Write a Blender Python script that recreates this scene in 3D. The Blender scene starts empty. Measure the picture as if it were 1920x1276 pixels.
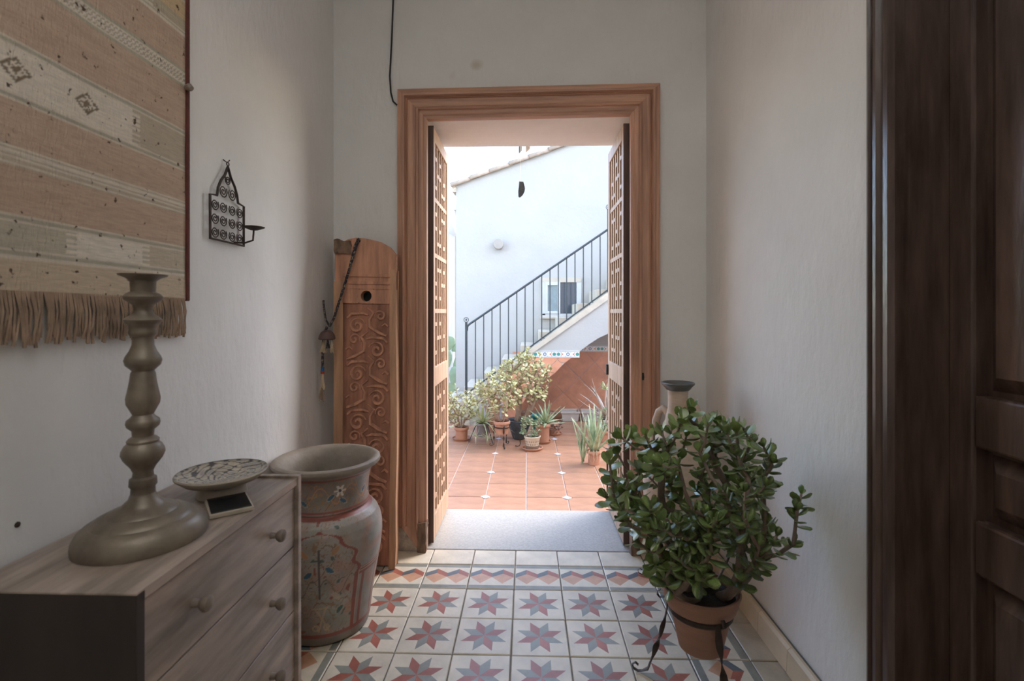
import bpy, math, random
from mathutils import Vector, Matrix, noise

R = math.radians
sc = bpy.context.scene
col = sc.collection
random.seed(7)

# ------------------------------------------------------------------ camera, sky, exposure
cam_d = bpy.data.cameras.new('camera')
cam = bpy.data.objects.new('camera', cam_d)
col.objects.link(cam)
cam.location = (0, 0, 1.16)
cam.rotation_euler = (R(90), 0, math.atan(28 / 924))
cam_d.sensor_width = 36
cam_d.lens = 36 * 924 / 1920
cam_d.shift_y = -51 / 1920
cam_d.clip_start = 0.02
cam_d.dof.use_dof = True
cam_d.dof.focus_distance = 2.9
cam_d.dof.aperture_fstop = 4.5
sc.camera = cam

world = bpy.data.worlds.new('world')
sc.world = world
world.use_nodes = True
wn = world.node_tree
wn.nodes.clear()
w_out = wn.nodes.new('ShaderNodeOutputWorld')
w_bg = wn.nodes.new('ShaderNodeBackground')
w_sky = wn.nodes.new('ShaderNodeTexSky')
w_sky.sky_type = 'NISHITA'
w_sky.sun_disc = False
w_sky.sun_elevation = R(42)
w_sky.sun_rotation = R(60)
w_sky.air_density = 1.0
w_sky.dust_density = 1.5
w_sky.ozone_density = 1.0
wn.links.new(w_sky.outputs[0], w_bg.inputs[0])
wn.links.new(w_bg.outputs[0], w_out.inputs[0])
w_bg.inputs[1].default_value = 1.25

sc.view_settings.view_transform = 'Standard'
sc.view_settings.look = 'None'
sc.view_settings.gamma = 1
sc.view_settings.use_curve_mapping = False
sc.view_settings.exposure = 0.3
sc.cycles.use_denoising = True
sc.cycles.max_bounces = 14
sc.cycles.diffuse_bounces = 9
sc.cycles.caustics_reflective = False
sc.cycles.caustics_refractive = False

# ------------------------------------------------------------------ helpers
def S(r, g, b):
    f = lambda c: (c / 12.92 if c <= .04045 else ((c + .055) / 1.055) ** 2.4)
    return (f(r / 255), f(g / 255), f(b / 255))

def mat(name, c, rough=.6, var=.15, scale=6, stretch=(1, 1, 1), bump=0., bscale=40, bstretch=(1, 1, 1),
        metal=0., spec=.5, rand=0., attr=None, spots=None, c2=None, coat=0.):
    """procedural principled material: noise-mixed colour, noise bump, per-object random value"""
    m = bpy.data.materials.new(name)
    m.use_nodes = True
    nt = m.node_tree
    N, L = nt.nodes, nt.links
    b = N['Principled BSDF']
    b.inputs['Roughness'].default_value = rough
    b.inputs['Metallic'].default_value = metal
    b.inputs['Specular IOR Level'].default_value = spec
    b.inputs['Coat Weight'].default_value = coat
    tc = N.new('ShaderNodeTexCoord')
    def noisef(sc_, st, det=5):
        mp = N.new('ShaderNodeMapping')
        mp.inputs['Scale'].default_value = st
        L.new(tc.outputs['Object'], mp.inputs[0])
        n = N.new('ShaderNodeTexNoise')
        n.inputs['Scale'].default_value = sc_
        n.inputs['Detail'].default_value = det
        n.inputs['Roughness'].default_value = .6
        L.new(mp.outputs[0], n.inputs[0])
        return n.outputs[0]
    ramp = N.new('ShaderNodeMapRange')
    ramp.inputs[1].default_value = .3
    ramp.inputs[2].default_value = .7
    L.new(noisef(scale, stretch), ramp.inputs[0])
    mx = N.new('ShaderNodeMix')
    mx.data_type = 'RGBA'
    L.new(ramp.outputs[0], mx.inputs[0])
    c2 = c2 or tuple(min(1, v * (1 + var)) for v in c)
    lo = tuple(v * (1 - var) for v in c)
    if attr:
        at = N.new('ShaderNodeAttribute')
        at.attribute_name = attr
        mul = N.new('ShaderNodeMix'); mul.data_type = 'RGBA'; mul.blend_type = 'MULTIPLY'
        mul.inputs[0].default_value = 1
        mx.inputs[6].default_value = (1 - var, 1 - var, 1 - var, 1)
        mx.inputs[7].default_value = (1 + var, 1 + var, 1 + var, 1)
        L.new(at.outputs[0], mul.inputs[6])
        L.new(mx.outputs[2], mul.inputs[7])
        out = mul.outputs[2]
    else:
        mx.inputs[6].default_value = (*lo, 1)
        mx.inputs[7].default_value = (*c2, 1)
        out = mx.outputs[2]
    if spots:                                   # (scale, threshold, colour): flecks with a shape of their own
        r2 = N.new('ShaderNodeMapRange')
        r2.inputs[1].default_value = spots[1]
        r2.inputs[2].default_value = spots[1] + .06
        L.new(noisef(spots[0], (1, 1, 1), 2), r2.inputs[0])
        m2 = N.new('ShaderNodeMix'); m2.data_type = 'RGBA'
        L.new(r2.outputs[0], m2.inputs[0])
        L.new(out, m2.inputs[6])
        m2.inputs[7].default_value = (*spots[2], 1)
        out = m2.outputs[2]
    if rand:
        oi = N.new('ShaderNodeObjectInfo')
        mr = N.new('ShaderNodeMapRange')
        mr.inputs[3].default_value = 1 - rand
        mr.inputs[4].default_value = 1 + rand
        L.new(oi.outputs['Random'], mr.inputs[0])
        hs = N.new('ShaderNodeHueSaturation')
        L.new(mr.outputs[0], hs.inputs['Value'])
        L.new(out, hs.inputs['Color'])
        out = hs.outputs[0]
    L.new(out, b.inputs['Base Color'])
    if bump:
        bp = N.new('ShaderNodeBump')
        bp.inputs['Strength'].default_value = bump
        bp.inputs['Distance'].default_value = .01
        L.new(noisef(bscale, bstretch, 6), bp.inputs['Height'])
        L.new(bp.outputs[0], b.inputs['Normal'])
    return m

class MB:
    """collects geometry for one mesh"""
    def __init__(s):
        s.v, s.f, s.m = [], [], []
    def add(s, vs, fs, mi=0):
        o = len(s.v)
        s.v += [tuple(p) for p in vs]
        for f in fs:
            s.f.append(tuple(i + o for i in f)); s.m.append(mi)
        return s
    def box(s, x0, x1, y0, y1, z0, z1, mi=0):
        vs = [(x, y, z) for z in (z0, z1) for y in (y0, y1) for x in (x0, x1)]
        return s.add(vs, [(0, 2, 3, 1), (4, 5, 7, 6), (0, 1, 5, 4), (2, 6, 7, 3), (0, 4, 6, 2), (1, 3, 7, 5)], mi)
    def prism(s, poly, frm, to, axis='y', mi=0):
        """2D polygon extruded along an axis; poly in the two other axes (xy, xz or yz order)"""
        def p3(a, b, t):
            return {'x': (t, a, b), 'y': (a, t, b), 'z': (a, b, t)}[axis]
        n = len(poly)
        vs = [p3(a, b, frm) for a, b in poly] + [p3(a, b, to) for a, b in poly]
        fs = [tuple(range(n)), tuple(range(2 * n - 1, n - 1, -1))]
        fs += [(i, (i + 1) % n + 0, (i + 1) % n + n, i + n) for i in range(n)]
        return s.add(vs, fs, mi)
    def lathe(s, prof, seg=32, c=(0, 0, 0), mi=0, cap=True):
        n = len(prof)
        vs = [(c[0] + r * math.cos(2 * math.pi * k / seg), c[1] + r * math.sin(2 * math.pi * k / seg), c[2] + z)
              for k in range(seg) for r, z in prof]
        fs = [(k * n + i, ((k + 1) % seg) * n + i, ((k + 1) % seg) * n + i + 1, k * n + i + 1)
              for k in range(seg) for i in range(n - 1)]
        if cap:
            if prof[0][0] > 1e-5: fs.append(tuple(k * n for k in range(seg))[::-1])
            if prof[-1][0] > 1e-5: fs.append(tuple(k * n + n - 1 for k in range(seg)))
        return s.add(vs, fs, mi)
    def tube(s, pts, r, seg=6, mi=0, flat=1.0, closed=False, up=None, twist=None):
        """tube through points; r a number or list; flat squashes one axis; twist in radians for each point"""
        P = [Vector(p) for p in pts]
        n = len(P)
        rs = r if isinstance(r, (list, tuple)) else [r] * n
        vs = []
        a = None
        for i, p in enumerate(P):
            if closed: t = P[(i + 1) % n] - P[i - 1]
            else: t = P[min(i + 1, n - 1)] - P[max(i - 1, 0)]
            if t.length < 1e-9: t = Vector((0, 0, 1))
            t.normalize()
            if up is not None: a = Vector(up)
            elif a is None: a = Vector((0, 0, 1)) if abs(t.z) < .9 else Vector((1, 0, 0))
            a = a - t * a.dot(t)
            if a.length < 1e-6:
                a = t.orthogonal()
            a.normalize()
            b = t.cross(a)
            tw = twist[i] if twist else 0
            for k in range(seg):
                g = 2 * math.pi * k / seg
                u, w = math.cos(g), math.sin(g) * flat
                u, w = u * math.cos(tw) - w * math.sin(tw), u * math.sin(tw) + w * math.cos(tw)
                vs.append(p + (a * u + b * w) * rs[i])
        fs = []
        for i in range(n if closed else n - 1):
            j = (i + 1) % n
            fs += [(i * seg + k, i * seg + (k + 1) % seg, j * seg + (k + 1) % seg, j * seg + k) for k in range(seg)]
        if not closed:
            fs += [tuple(range(seg))[::-1], tuple((n - 1) * seg + k for k in range(seg))]
        return s.add(vs, fs, mi)
    def xf(s, M):
        s.v = [tuple(M @ Vector(p)) for p in s.v]
        return s
    def mesh(s, name, mats, smooth=False):
        me = bpy.data.meshes.new(name)
        me.from_pydata(s.v, [], s.f)
        for m in (mats if isinstance(mats, (list, tuple)) else [mats]): me.materials.append(m)
        me.polygons.foreach_set('material_index', s.m)
        if smooth: me.polygons.foreach_set('use_smooth', [True] * len(me.polygons))
        me.update()
        return me
    def build(s, name, mats, parent=None, smooth=False, bevel=0, loc=None):
        return obj(name, s.mesh(name, mats, smooth), parent, bevel, smooth, loc)

def obj(name, me, parent=None, bevel=0, smooth=False, loc=None, M=None):
    o = bpy.data.objects.new(name, me)
    col.objects.link(o)
    if parent: o.parent = parent
    if loc: o.location = loc
    if M: o.matrix_basis = M
    if bevel:
        bv = o.modifiers.new('bevel', 'BEVEL')
        bv.width = bevel; bv.segments = 2; bv.limit_method = 'ANGLE'; bv.angle_limit = R(40)
    if smooth and not bevel:
        try: me.set_sharp_from_angle(angle=R(45))
        except Exception: pass
    return o

def tag(o, label, cat, group=None):
    o['label'] = label; o['category'] = cat
    if group: o['group'] = group
    return o

def thing(name, label, cat, loc=(0, 0, 0), group=None, rotz=0):
    o = bpy.data.objects.new(name, None)
    col.objects.link(o)
    o.location = loc; o.rotation_euler = (0, 0, rotz); o.empty_display_size = .05
    return tag(o, label, cat, group)

def struct(o):
    o['kind'] = 'structure'; return o

def stuff(o):
    o['kind'] = 'stuff'; return o

def colour_attr(me, fn):
    a = me.color_attributes.new('paint', 'FLOAT_COLOR', 'POINT')
    d = []
    for v in me.vertices: d += [*fn(v.co), 1.0]
    a.data.foreach_set('color', d)

def mixc(a, b, t):
    t = max(0, min(1, t))
    return tuple(x + (y - x) * t for x, y in zip(a, b))

def spiral(cx, cy, r0, r1, a0, turns, n=22):
    return [(cx + (r0 + (r1 - r0) * i / n) * math.cos(a0 + turns * 2 * math.pi * i / n),
             cy + (r0 + (r1 - r0) * i / n) * math.sin(a0 + turns * 2 * math.pi * i / n)) for i in range(n + 1)]

# ------------------------------------------------------------------ materials
M = {}
M['plaster'] = mat('limewash_plaster', (.74, .725, .70), .75, .05, 2.2, bump=.55, bscale=26, bstretch=(1, 1, .45), spots=(3.1, .76, (.58, .52, .44)))
M['plaster_out'] = mat('white_patio_plaster', (.43, .418, .39), .85, .04, 2.5, bump=.35, bscale=22, spots=(2.3, .74, (.58, .52, .44)))
M['cream_stone'] = mat('cream_stair_plaster', (.50, .44, .35), .85, .12, 6, bump=.4, bscale=25)
M['soffit'] = mat('lintel_plaster', (.84, .80, .75), .85, .05, 3, bump=.3, bscale=22)
M['ceiling'] = mat('ceiling_plaster', (.75, .74, .72), .8, .03, 3)
M['grout'] = mat('dark_grout', (.16, .145, .125), .9, .2, 30)
M['cream_tile'] = mat('cream_cement_tile', (.66, .585, .455), .40, .16, 9, bump=.12, bscale=60, rand=.07, spots=(9, .70, (.42, .37, .30)))
M['red_tile'] = mat('red_cement_tile', (.36, .115, .075), .42, .25, 14, rand=.12, spots=(16, .66, (.46, .33, .25)))
M['grey_tile'] = mat('grey_cement_tile', (.255, .255, .215), .42, .22, 14, rand=.1, spots=(16, .67, (.42, .38, .31)))
M['dark_tile'] = mat('slate_cement_tile', (.12, .135, .145), .38, .2, 12)
M['orange_tile'] = mat('orange_cement_tile', (.56, .31, .19), .4, .15, 12)
M['plain_tile'] = mat('worn_plain_tile', (.46, .40, .31), .45, .22, 9, bump=.2, bscale=40, rand=.08)
M['base_tile'] = mat('cream_skirting_tile', (.58, .47, .33), .5, .1, 8, rand=.06)
M['sill'] = mat('terrazzo_sill', (.39, .375, .34), .4, .16, 90, bump=.08, bscale=120)
M['frame_wood'] = mat('reddish_frame_wood', (.49, .27, .18), .5, .38, 5, (6, 6, .35), bump=.25, bscale=10, bstretch=(8, 8, .4))
M['frame_wood_h'] = mat('reddish_frame_wood_lintel', (.49, .27, .18), .5, .38, 5, (.35, 6, 6), bump=.25, bscale=10, bstretch=(.4, 8, 8))
M['old_wood'] = mat('eroded_wood', (.19, .12, .08), .85, .55, 16, (2, 2, .5), bump=.9, bscale=30, bstretch=(2, 2, .5))
M['leaf_wood'] = mat('lattice_door_wood', (.47, .31, .205), .55, .25, 6, (5, 5, .4), bump=.2, bscale=14, bstretch=(5, 5, .5))
M['leaf_edge'] = mat('shaded_door_edge_wood', (.10, .055, .042), .55, .35, 7, (4, 4, .4), bump=.2, bscale=14, bstretch=(5, 5, .5))
M['dark_door'] = mat('dark_varnished_wood', (.075, .047, .037), .27, .45, 7, (4, 4, .5), bump=.15, bscale=16, bstretch=(3, 3, .6), spots=(24, .74, (.10, .07, .06)))
M['chest_wood'] = mat('grey_brown_stained_wood', (.31, .245, .20), .36, .5, 5, (4, .6, 4), bump=.2, bscale=14, bstretch=(3, .5, 3))
M['chest_side'] = mat('shaded_dark_wood', (.03, .021, .017), .6, .3, 6, (2, 2, .6))  # near-black tone puts the shade on the chest's near side into the colour
M['knob'] = mat('wooden_knob', (.20, .16, .13), .4, .2, 14)
M['brass'] = mat('tarnished_brass', (.19, .155, .115), .42, .4, 12, metal=.3, bump=.05, bscale=30)
M['iron'] = mat('rusty_wrought_iron', (.055, .038, .03), .55, .4, 30, metal=.5, bump=.2, bscale=80)
M['black_iron'] = mat('dark_painted_iron', (.045, .055, .06), .5, .2, 20, metal=.3)
M['plank'] = mat('carved_cedar_wood', (.50, .245, .15), .65, .4, 6, (5, 5, .5), bump=.35, bscale=16, bstretch=(5, 5, .5))
M['plank_ground'] = mat('shaded_carved_ground', (.34, .155, .095), .75, .4, 7, (4, 4, .6), bump=.5, bscale=26)  # darker than the carvings: recess shade painted into the sunk ground
M['plank_edge'] = mat('pale_plank_edge_wood', (.47, .26, .15), .65, .3, 6, (5, 5, .5), bump=.3, bscale=16, bstretch=(5, 5, .5))
M['black'] = mat('black_hole', (.01, .01, .01), .9, .1)
M['cable'] = mat('black_cable', (.012, .012, .012), .5, .1)
M['jar'] = mat('painted_jar_glaze', (1, 1, 1), .40, .2, 14, attr='paint', bump=.12, bscale=40)
M['jar_rim'] = mat('raw_jar_clay', (.26, .22, .18), .6, .2, 14, bump=.2, bscale=40)
M['plate'] = mat('painted_plate_glaze', (1, 1, 1), .3, .12, 20, attr='paint')
M['plate_clay'] = mat('cream_plate_foot', (.42, .36, .28), .5, .15, 20)
M['rug'] = mat('woven_wool', (1, 1, 1), .95, .12, 30, (1, 1, 8), attr='paint', bump=.5, bscale=160, bstretch=(1, 1, .35), spots=(52, .665, (.12, .08, .06)), spec=.1)
M['fringe'] = mat('brown_wool_fringe', (.33, .235, .17), .95, .3, 20, spec=.1)
M['rug_edge'] = mat('dark_red_binding', (.10, .022, .014), .8, .3, 30)
M['cream_wool'] = mat('cream_tassel_wool', (.55, .43, .29), .95, .25, 30, spec=.1)
M['dark_wool'] = mat('dark_braided_wool', (.05, .042, .045), .95, .3, 60, spec=.1, spots=(120, .56, (.33, .28, .22)))
M['red_wool'] = mat('red_wool', (.35, .06, .03), .95, .2, 30, spec=.1)
M['blue_wool'] = mat('blue_wool', (.03, .13, .30), .95, .2, 30, spec=.1)
M['gourd'] = mat('brown_gourd', (.12, .065, .055), .6, .3, 20, bump=.3, bscale=60)
M['terracotta'] = mat('terracotta', (.42, .20, .115), .7, .14, 12, bump=.12, bscale=50, rand=.08)
M['terracotta_pot'] = mat('hall_pot_clay', (.33, .175, .115), .65, .14, 10, (1, 1, 4), bump=.1, bscale=40)
M['patio_tile'] = mat('terracotta_floor_tile', (.32, .16, .09), .5, .2, 5, (1, 2.2, 1), bump=.1, bscale=40, rand=.10)
M['dado_tile'] = mat('terracotta_wall_tile', (.64, .29, .17), .45, .22, 5, bump=.06, bscale=40, rand=.09)
M['patio_grout'] = mat('pale_grout', (.55, .44, .37), .9, .1, 30)
M['inset'] = mat('white_blue_inset', (.66, .69, .72), .3, .1, 30, spots=(40, .58, (.18, .30, .48)))
M['border_white'] = mat('border_tile_white', (.72, .70, .64), .3, .05, 20)
M['b_green'] = mat('border_tile_green', (.06, .26, .22), .3, .1, 20)
M['b_blue'] = mat('border_tile_blue', (.10, .17, .30), .3, .1, 20)
M['b_orange'] = mat('border_tile_orange', (.56, .19, .10), .3, .1, 20)
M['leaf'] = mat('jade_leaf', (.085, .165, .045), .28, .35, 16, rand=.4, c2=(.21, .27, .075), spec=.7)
M['leaf_bottom'] = M['leaf']
M['patio_leaf'] = mat('highlighted_jade_leaf', (.34, .36, .11), .4, .4, 30, c2=(.74, .68, .36))  # yellow-cream highlights of the bushes are mixed into the leaf colour
M['patio_leaf_dk'] = mat('small_succulent_leaf', (.12, .21, .09), .4, .35, 22, c2=(.35, .42, .22))
M['stem'] = mat('jade_stem', (.21, .155, .12), .75, .3, 20, bump=.4, bscale=50)
M['patio_stem'] = mat('patio_plant_stem', (.33, .22, .15), .8, .25, 20)
M['aloe'] = mat('aloe_leaf', (.22, .31, .16), .45, .25, 14, rand=.15, c2=(.42, .47, .28))
M['aloe_pink'] = mat('pinkish_aloe_leaf', (.42, .34, .27), .5, .2, 14, rand=.12)
M['spider'] = mat('spider_plant_leaf', (.42, .45, .22), .5, .3, 18, rand=.15)
M['dry_grass'] = mat('dry_grass', (.62, .44, .27), .8, .2, 20)
M['soil'] = mat('dark_soil', (.035, .026, .02), .95, .4, 60, bump=.8, bscale=80)
M['glazed_dark'] = mat('dark_glazed_pot', (.06, .075, .085), .25, .4, 9, spots=(30, .68, (.2, .22, .22)))
M['grey_pot'] = mat('grey_plastic_pot', (.15, .125, .115), .6, .2, 14)
M['cream_pot'] = mat('cream_ceramic', (.58, .49, .36), .5, .1, 20)
M['brown_weave'] = mat('brown_weave_slot', (.16, .10, .06), .7, .2, 20)
M['tray'] = mat('grey_beige_planter', (.44, .385, .33), .6, .08, 14)
M['amphora'] = mat('pale_amphora_clay', (.52, .40, .31), .7, .14, 10, (1, 1, 5), bump=.2, bscale=40)
M['amphora_rim'] = mat('grey_glazed_rim', (.11, .115, .11), .3, .3, 18)
M['roof_tile'] = mat('weathered_roof_tile', (.33, .25, .185), .9, .3, 10, bump=.3, bscale=30, rand=.1)
M['white_metal'] = mat('white_pvc', (.52, .53, .53), .4, .05, 8)
M['glass'] = mat('dark_window_glass', (.035, .05, .07), .08, .1, 4, spec=.8)
M['frost'] = mat('frosted_grey_glass', (.22, .27, .28), .25, .15, 12)
M['stone'] = mat('grey_slate_stone', (.11, .125, .125), .8, .25, 20, bump=.4, bscale=60)
M['bamboo'] = mat('bamboo_tube', (.30, .22, .15), .6, .25, 14)
M['cactus'] = mat('cactus_pad', (.24, .33, .20), .55, .15, 10)
M['teal'] = mat('teal_glaze', (.03, .22, .22), .3, .1, 10)
M['lamp_white'] = mat('white_wall_lamp', (.34, .31, .275), .5, .04, 10)
M['black_gloss'] = mat('black_glazed_tile', (.012, .014, .016), .12, .2, 10, spec=.7)
M['pebble'] = mat('pale_pebble', (.6, .55, .45), .7, .15, 30)

# ------------------------------------------------------------------ setting: hall shell
XL, XR, YB, YF, CH = -.96, .87, 2.42, -1.2, 2.95

def grid_wall(name, axis, fixed, thick, u0, u1, z0, z1, m):
    mb = MB()
    if axis == 'x': mb.box(fixed, fixed + thick, u0, u1, z0, z1)
    else: mb.box(u0, u1, fixed, fixed + thick, z0, z1)
    return struct(mb.build(name, m))

grid_wall('wall_left', 'x', XL - .2, .2, YF, YB, -.1, CH, M['plaster'])
grid_wall('wall_rear', 'y', YF - .2, .2, XL - .2, XR + .2, -.1, CH, M['plaster'])
wr = MB()
wr.box(XR, XR + .2, 1.16, YB, -.1, CH); wr.box(XR, XR + .2, YF, .22, -.1, CH); wr.box(XR, XR + .2, .22, 1.16, 2.3, CH)
struct(wr.build('wall_right', M['plaster']))
struct(MB().box(XL - .2, XR + .2, YF - .2, YB, CH, CH + .15).build('ceiling', M['ceiling']))
# back wall with the patio doorway; its outer face is the patio's near wall
OX = .535
wb = MB()
wb.box(-3.2, -OX, YB, 2.92, -.3, 7.0); wb.box(OX, 3.2, YB, 2.92, -.3, 7.0); wb.box(-OX, OX, YB, 2.92, 2.152, 7.0)
wall_back = struct(wb.build('wall_back', M['plaster']))
struct(MB().box(-OX + .001, OX - .001, YB + .01, 2.915, 2.146, 2.152).build('trim_3', M['soffit']))

# unseen uplighter added to brighten the hall, above and behind the camera
pen = thing('added_uplighter', 'added white bowl uplighter that brightens the hall, out of view', 'lamp', (-.05, -.15, 2.45))
MB().lathe([(0, -.09), (.08, -.085), (.16, -.05), (.20, 0), (.195, 0), (.155, -.045), (.08, -.078), (0, -.083)], 36, cap=False).build('bowl', M['white_metal'], pen, True)
MB().tube([(0, 0, -.085), (0, 0, CH - 2.45)], .006, 8).build('cord', M['cable'], pen)
MB().lathe([(0, 0), (.05, 0), (.05, -.03), (0, -.03)], 20, (0, 0, CH - 2.45)).build('ceiling_rose', M['white_metal'], pen, True)
fill_d = bpy.data.lights.new('fill_light', 'AREA')
fill_d.shape = 'DISK'; fill_d.size = .30; fill_d.energy = 22; fill_d.color = (.95, .98, 1.0)
fill = bpy.data.objects.new('fill_light', fill_d); col.objects.link(fill)
fill.parent = pen; fill.location = (0, 0, -.03); fill.rotation_euler = (math.pi, 0, 0)

# small chips, nail holes on the left wall
tag(MB().lathe([(0, -.001), (.006, -.001), (.005, .002), (0, .003)], 8).xf(Matrix.Translation((XL, .90, .762)) @ Matrix.Rotation(R(90), 4, 'Y')).build('nail', M['iron']),
    'small dark nail head in the white wall above the chest of drawers', 'nail')

# ------------------------------------------------------------------ floor: cement tiles, each its own object
floor = struct(MB().box(XL - .2, XR + .2, YF - .2, YB, -.12, -.004).build('floor', M['grout']))
T = .2
J = .0021
def tile_mesh(kind, w=T, d=T):
    """one cement tile, top at z 0; pattern pieces are faces with their own material"""
    mb = MB()
    x0, x1, y0, y1 = -w / 2 + J, w / 2 - J, -d / 2 + J, d / 2 - J
    e = .0025
    mats = [M['cream_tile']]
    def side():
        vs = [(x0, y0, -.015), (x1, y0, -.015), (x1, y1, -.015), (x0, y1, -.015),
              (x0, y0, -e), (x1, y0, -e), (x1, y1, -e), (x0, y1, -e),
              (x0 + e, y0 + e, 0), (x1 - e, y0 + e, 0), (x1 - e, y1 - e, 0), (x0 + e, y1 - e, 0)]
        fs = [(i, (i + 1) % 4, (i + 1) % 4 + 4, i + 4) for i in range(4)] + [(i + 4, (i + 1) % 4 + 4, (i + 1) % 4 + 8, i + 8) for i in range(4)]
        mb.add(vs, fs, 0)
    side()
    sq = [(x0 + e, y0 + e), (x1 - e, y0 + e), (x1 - e, y1 - e), (x0 + e, y1 - e)]
    if kind == 'star':
        mats += [M['red_tile'], M['grey_tile']]
        ro, ri = .088, .047
        outer = [(ro * math.cos(R(22.5 + 45 * k)), ro * math.sin(R(22.5 + 45 * k))) for k in range(8)]
        inner = [(ri * math.cos(R(45 * k)), ri * math.sin(R(45 * k))) for k in range(8)]
        for k in range(8):
            o_, a, b = outer[k], inner[k], inner[(k + 1) % 8]
            mb.add([(0, 0, 0), (*a, 0), (*o_, 0), (*b, 0)], [(0, 1, 2, 3)], 1 + k % 2)
        h = sq[1][0]
        ring = []
        for k in range(8):                       # cream ground between star and tile edge
            ring.append((inner[k], (h * (1 if abs(math.cos(R(45 * k))) > .4 else 0) * (1 if math.cos(R(45 * k)) > 0 else -1),
                                    h * (1 if abs(math.sin(R(45 * k))) > .4 else 0) * (1 if math.sin(R(45 * k)) > 0 else -1))))
        for k in range(8):
            i0, s0 = ring[k]; i1, s1 = ring[(k + 1) % 8]
            mb.add([(*i0, 0), (*s0, 0), (*s1, 0), (*i1, 0), (*outer[k], 0)], [(0, 1, 2, 4), (4, 2, 3)], 0)
    elif kind == 'cube':
        mats += [M['grey_tile'], M['dark_tile'], M['red_tile'], M['orange_tile']]
        h = sq[1][0]
        b = .071
        for sgn in (-1, 1):
            ya, yb = sorted((sgn * h, sgn * b))
            mb.add([(-h, ya, 0), (h, ya, 0), (h, yb, 0), (-h, yb, 0)], [(0, 1, 2, 3)], 1)
        for cx in (-h / 2, h / 2):
            q = h / 2
            lo, l1, mid, top = -.058, -.004, .012, .058
            L_, R_ = cx - q, cx + q
            ml = -.008
            A, B, C_, D_ = (L_, ml), (cx, lo), (R_, ml), (cx, .022)
            E_, F_, G_ = (L_, ml + .032), (cx, top), (R_, ml + .032)
            mb.add([(*p, 0) for p in (A, B, C_, D_)], [(0, 1, 2, 3)], 4)
            mb.add([(*p, 0) for p in (A, D_, F_, E_)], [(0, 1, 2, 3)], 2)
            mb.add([(*p, 0) for p in (D_, C_, G_, F_)], [(0, 1, 2, 3)], 3)
            mb.add([(*p, 0) for p in (E_, F_, (cx, b), (L_, b))], [(0, 1, 2, 3)], 0)
            mb.add([(*p, 0) for p in (F_, G_, (R_, b), (cx, b))], [(0, 1, 2, 3)], 0)
            mb.add([(*p, 0) for p in (A, (L_, -b), (cx, -b), B)], [(0, 1, 2, 3)], 0)
            mb.add([(*p, 0) for p in (B, (cx, -b), (R_, -b), C_)], [(0, 1, 2, 3)], 0)
    else:
        mats = [M['plain_tile'] if kind == 'plain' else M['cream_tile']]
        mb.add([(*p, 0) for p in sq], [(0, 1, 2, 3)], 0)
    return mb.mesh('tile', mats)

star_me, cube_me, cream_me = tile_mesh('star'), tile_mesh('cube'), tile_mesh('cream')
col_x = [-.654 + .2 * i for i in range(7)]           # star field from -.654 to .546
row_y = [2.072 - .2 * i for i in range(17)]
rt = random.Random(3)
def put_tile(me, x, y, rz=0):
    M4 = Matrix.Translation((x, y, rt.uniform(-.0012, .0006))) @ Matrix.Rotation(rz + rt.uniform(-.006, .006), 4, 'Z') @ Matrix.Rotation(rt.uniform(-.003, .003), 4, 'X')
    obj('tile', me, floor, M=M4)
for iy in range(16):
    yc = (row_y[iy] + row_y[iy + 1]) / 2
    for ix in range(6): put_tile(star_me, col_x[ix] + .1, yc)
    put_tile(cube_me, -.754, yc, R(90)); put_tile(cube_me, .646, yc, R(-90))
    wl, wrt = tile_mesh('plain', .104, .2) if iy == 0 else wl, tile_mesh('plain', .122, .2) if iy == 0 else wrt
    put_tile(wl, -.906, yc); put_tile(wrt, .807, yc)
for ix in range(6): put_tile(cube_me, col_x[ix] + .1, 2.172)
put_tile(cube_me, -.754, 2.172); put_tile(cube_me, .646, 2.172)
put_tile(wl, -.906, 2.172); put_tile(wrt, .807, 2.172)
top_me = tile_mesh('cream', .2, .14)
for ix in range(-1, 7): put_tile(top_me, col_x[0] + .1 + .2 * ix, 2.342)
e1 = tile_mesh('cream', .104, .14); put_tile(e1, -.906, 2.342)
e2 = tile_mesh('cream', .122, .14); put_tile(e2, .807, 2.342)

# skirting tiles along the right wall
bb = struct(MB().box(XR - .012, XR - .001, 1.255, YB - .002, 0, .078).build('baseboard_right', M['grout']))
for i in range(6):
    ya = 2.415 - .2 * i
    yb = max(ya - .198, 1.257)
    mb = MB().prism([(XR - .034, .001), (XR - .011, .001), (XR - .011, .082), (XR - .020, .082), (XR - .030, .074)], yb, ya, 'y')
    mb.build('tile', M['base_tile'], bb)

# threshold slab
sill = struct(MB().box(-OX + .002, OX - .002, 2.411, 2.905, -.06, .003).build('trim_4', M['sill'], bevel=.004))

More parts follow.
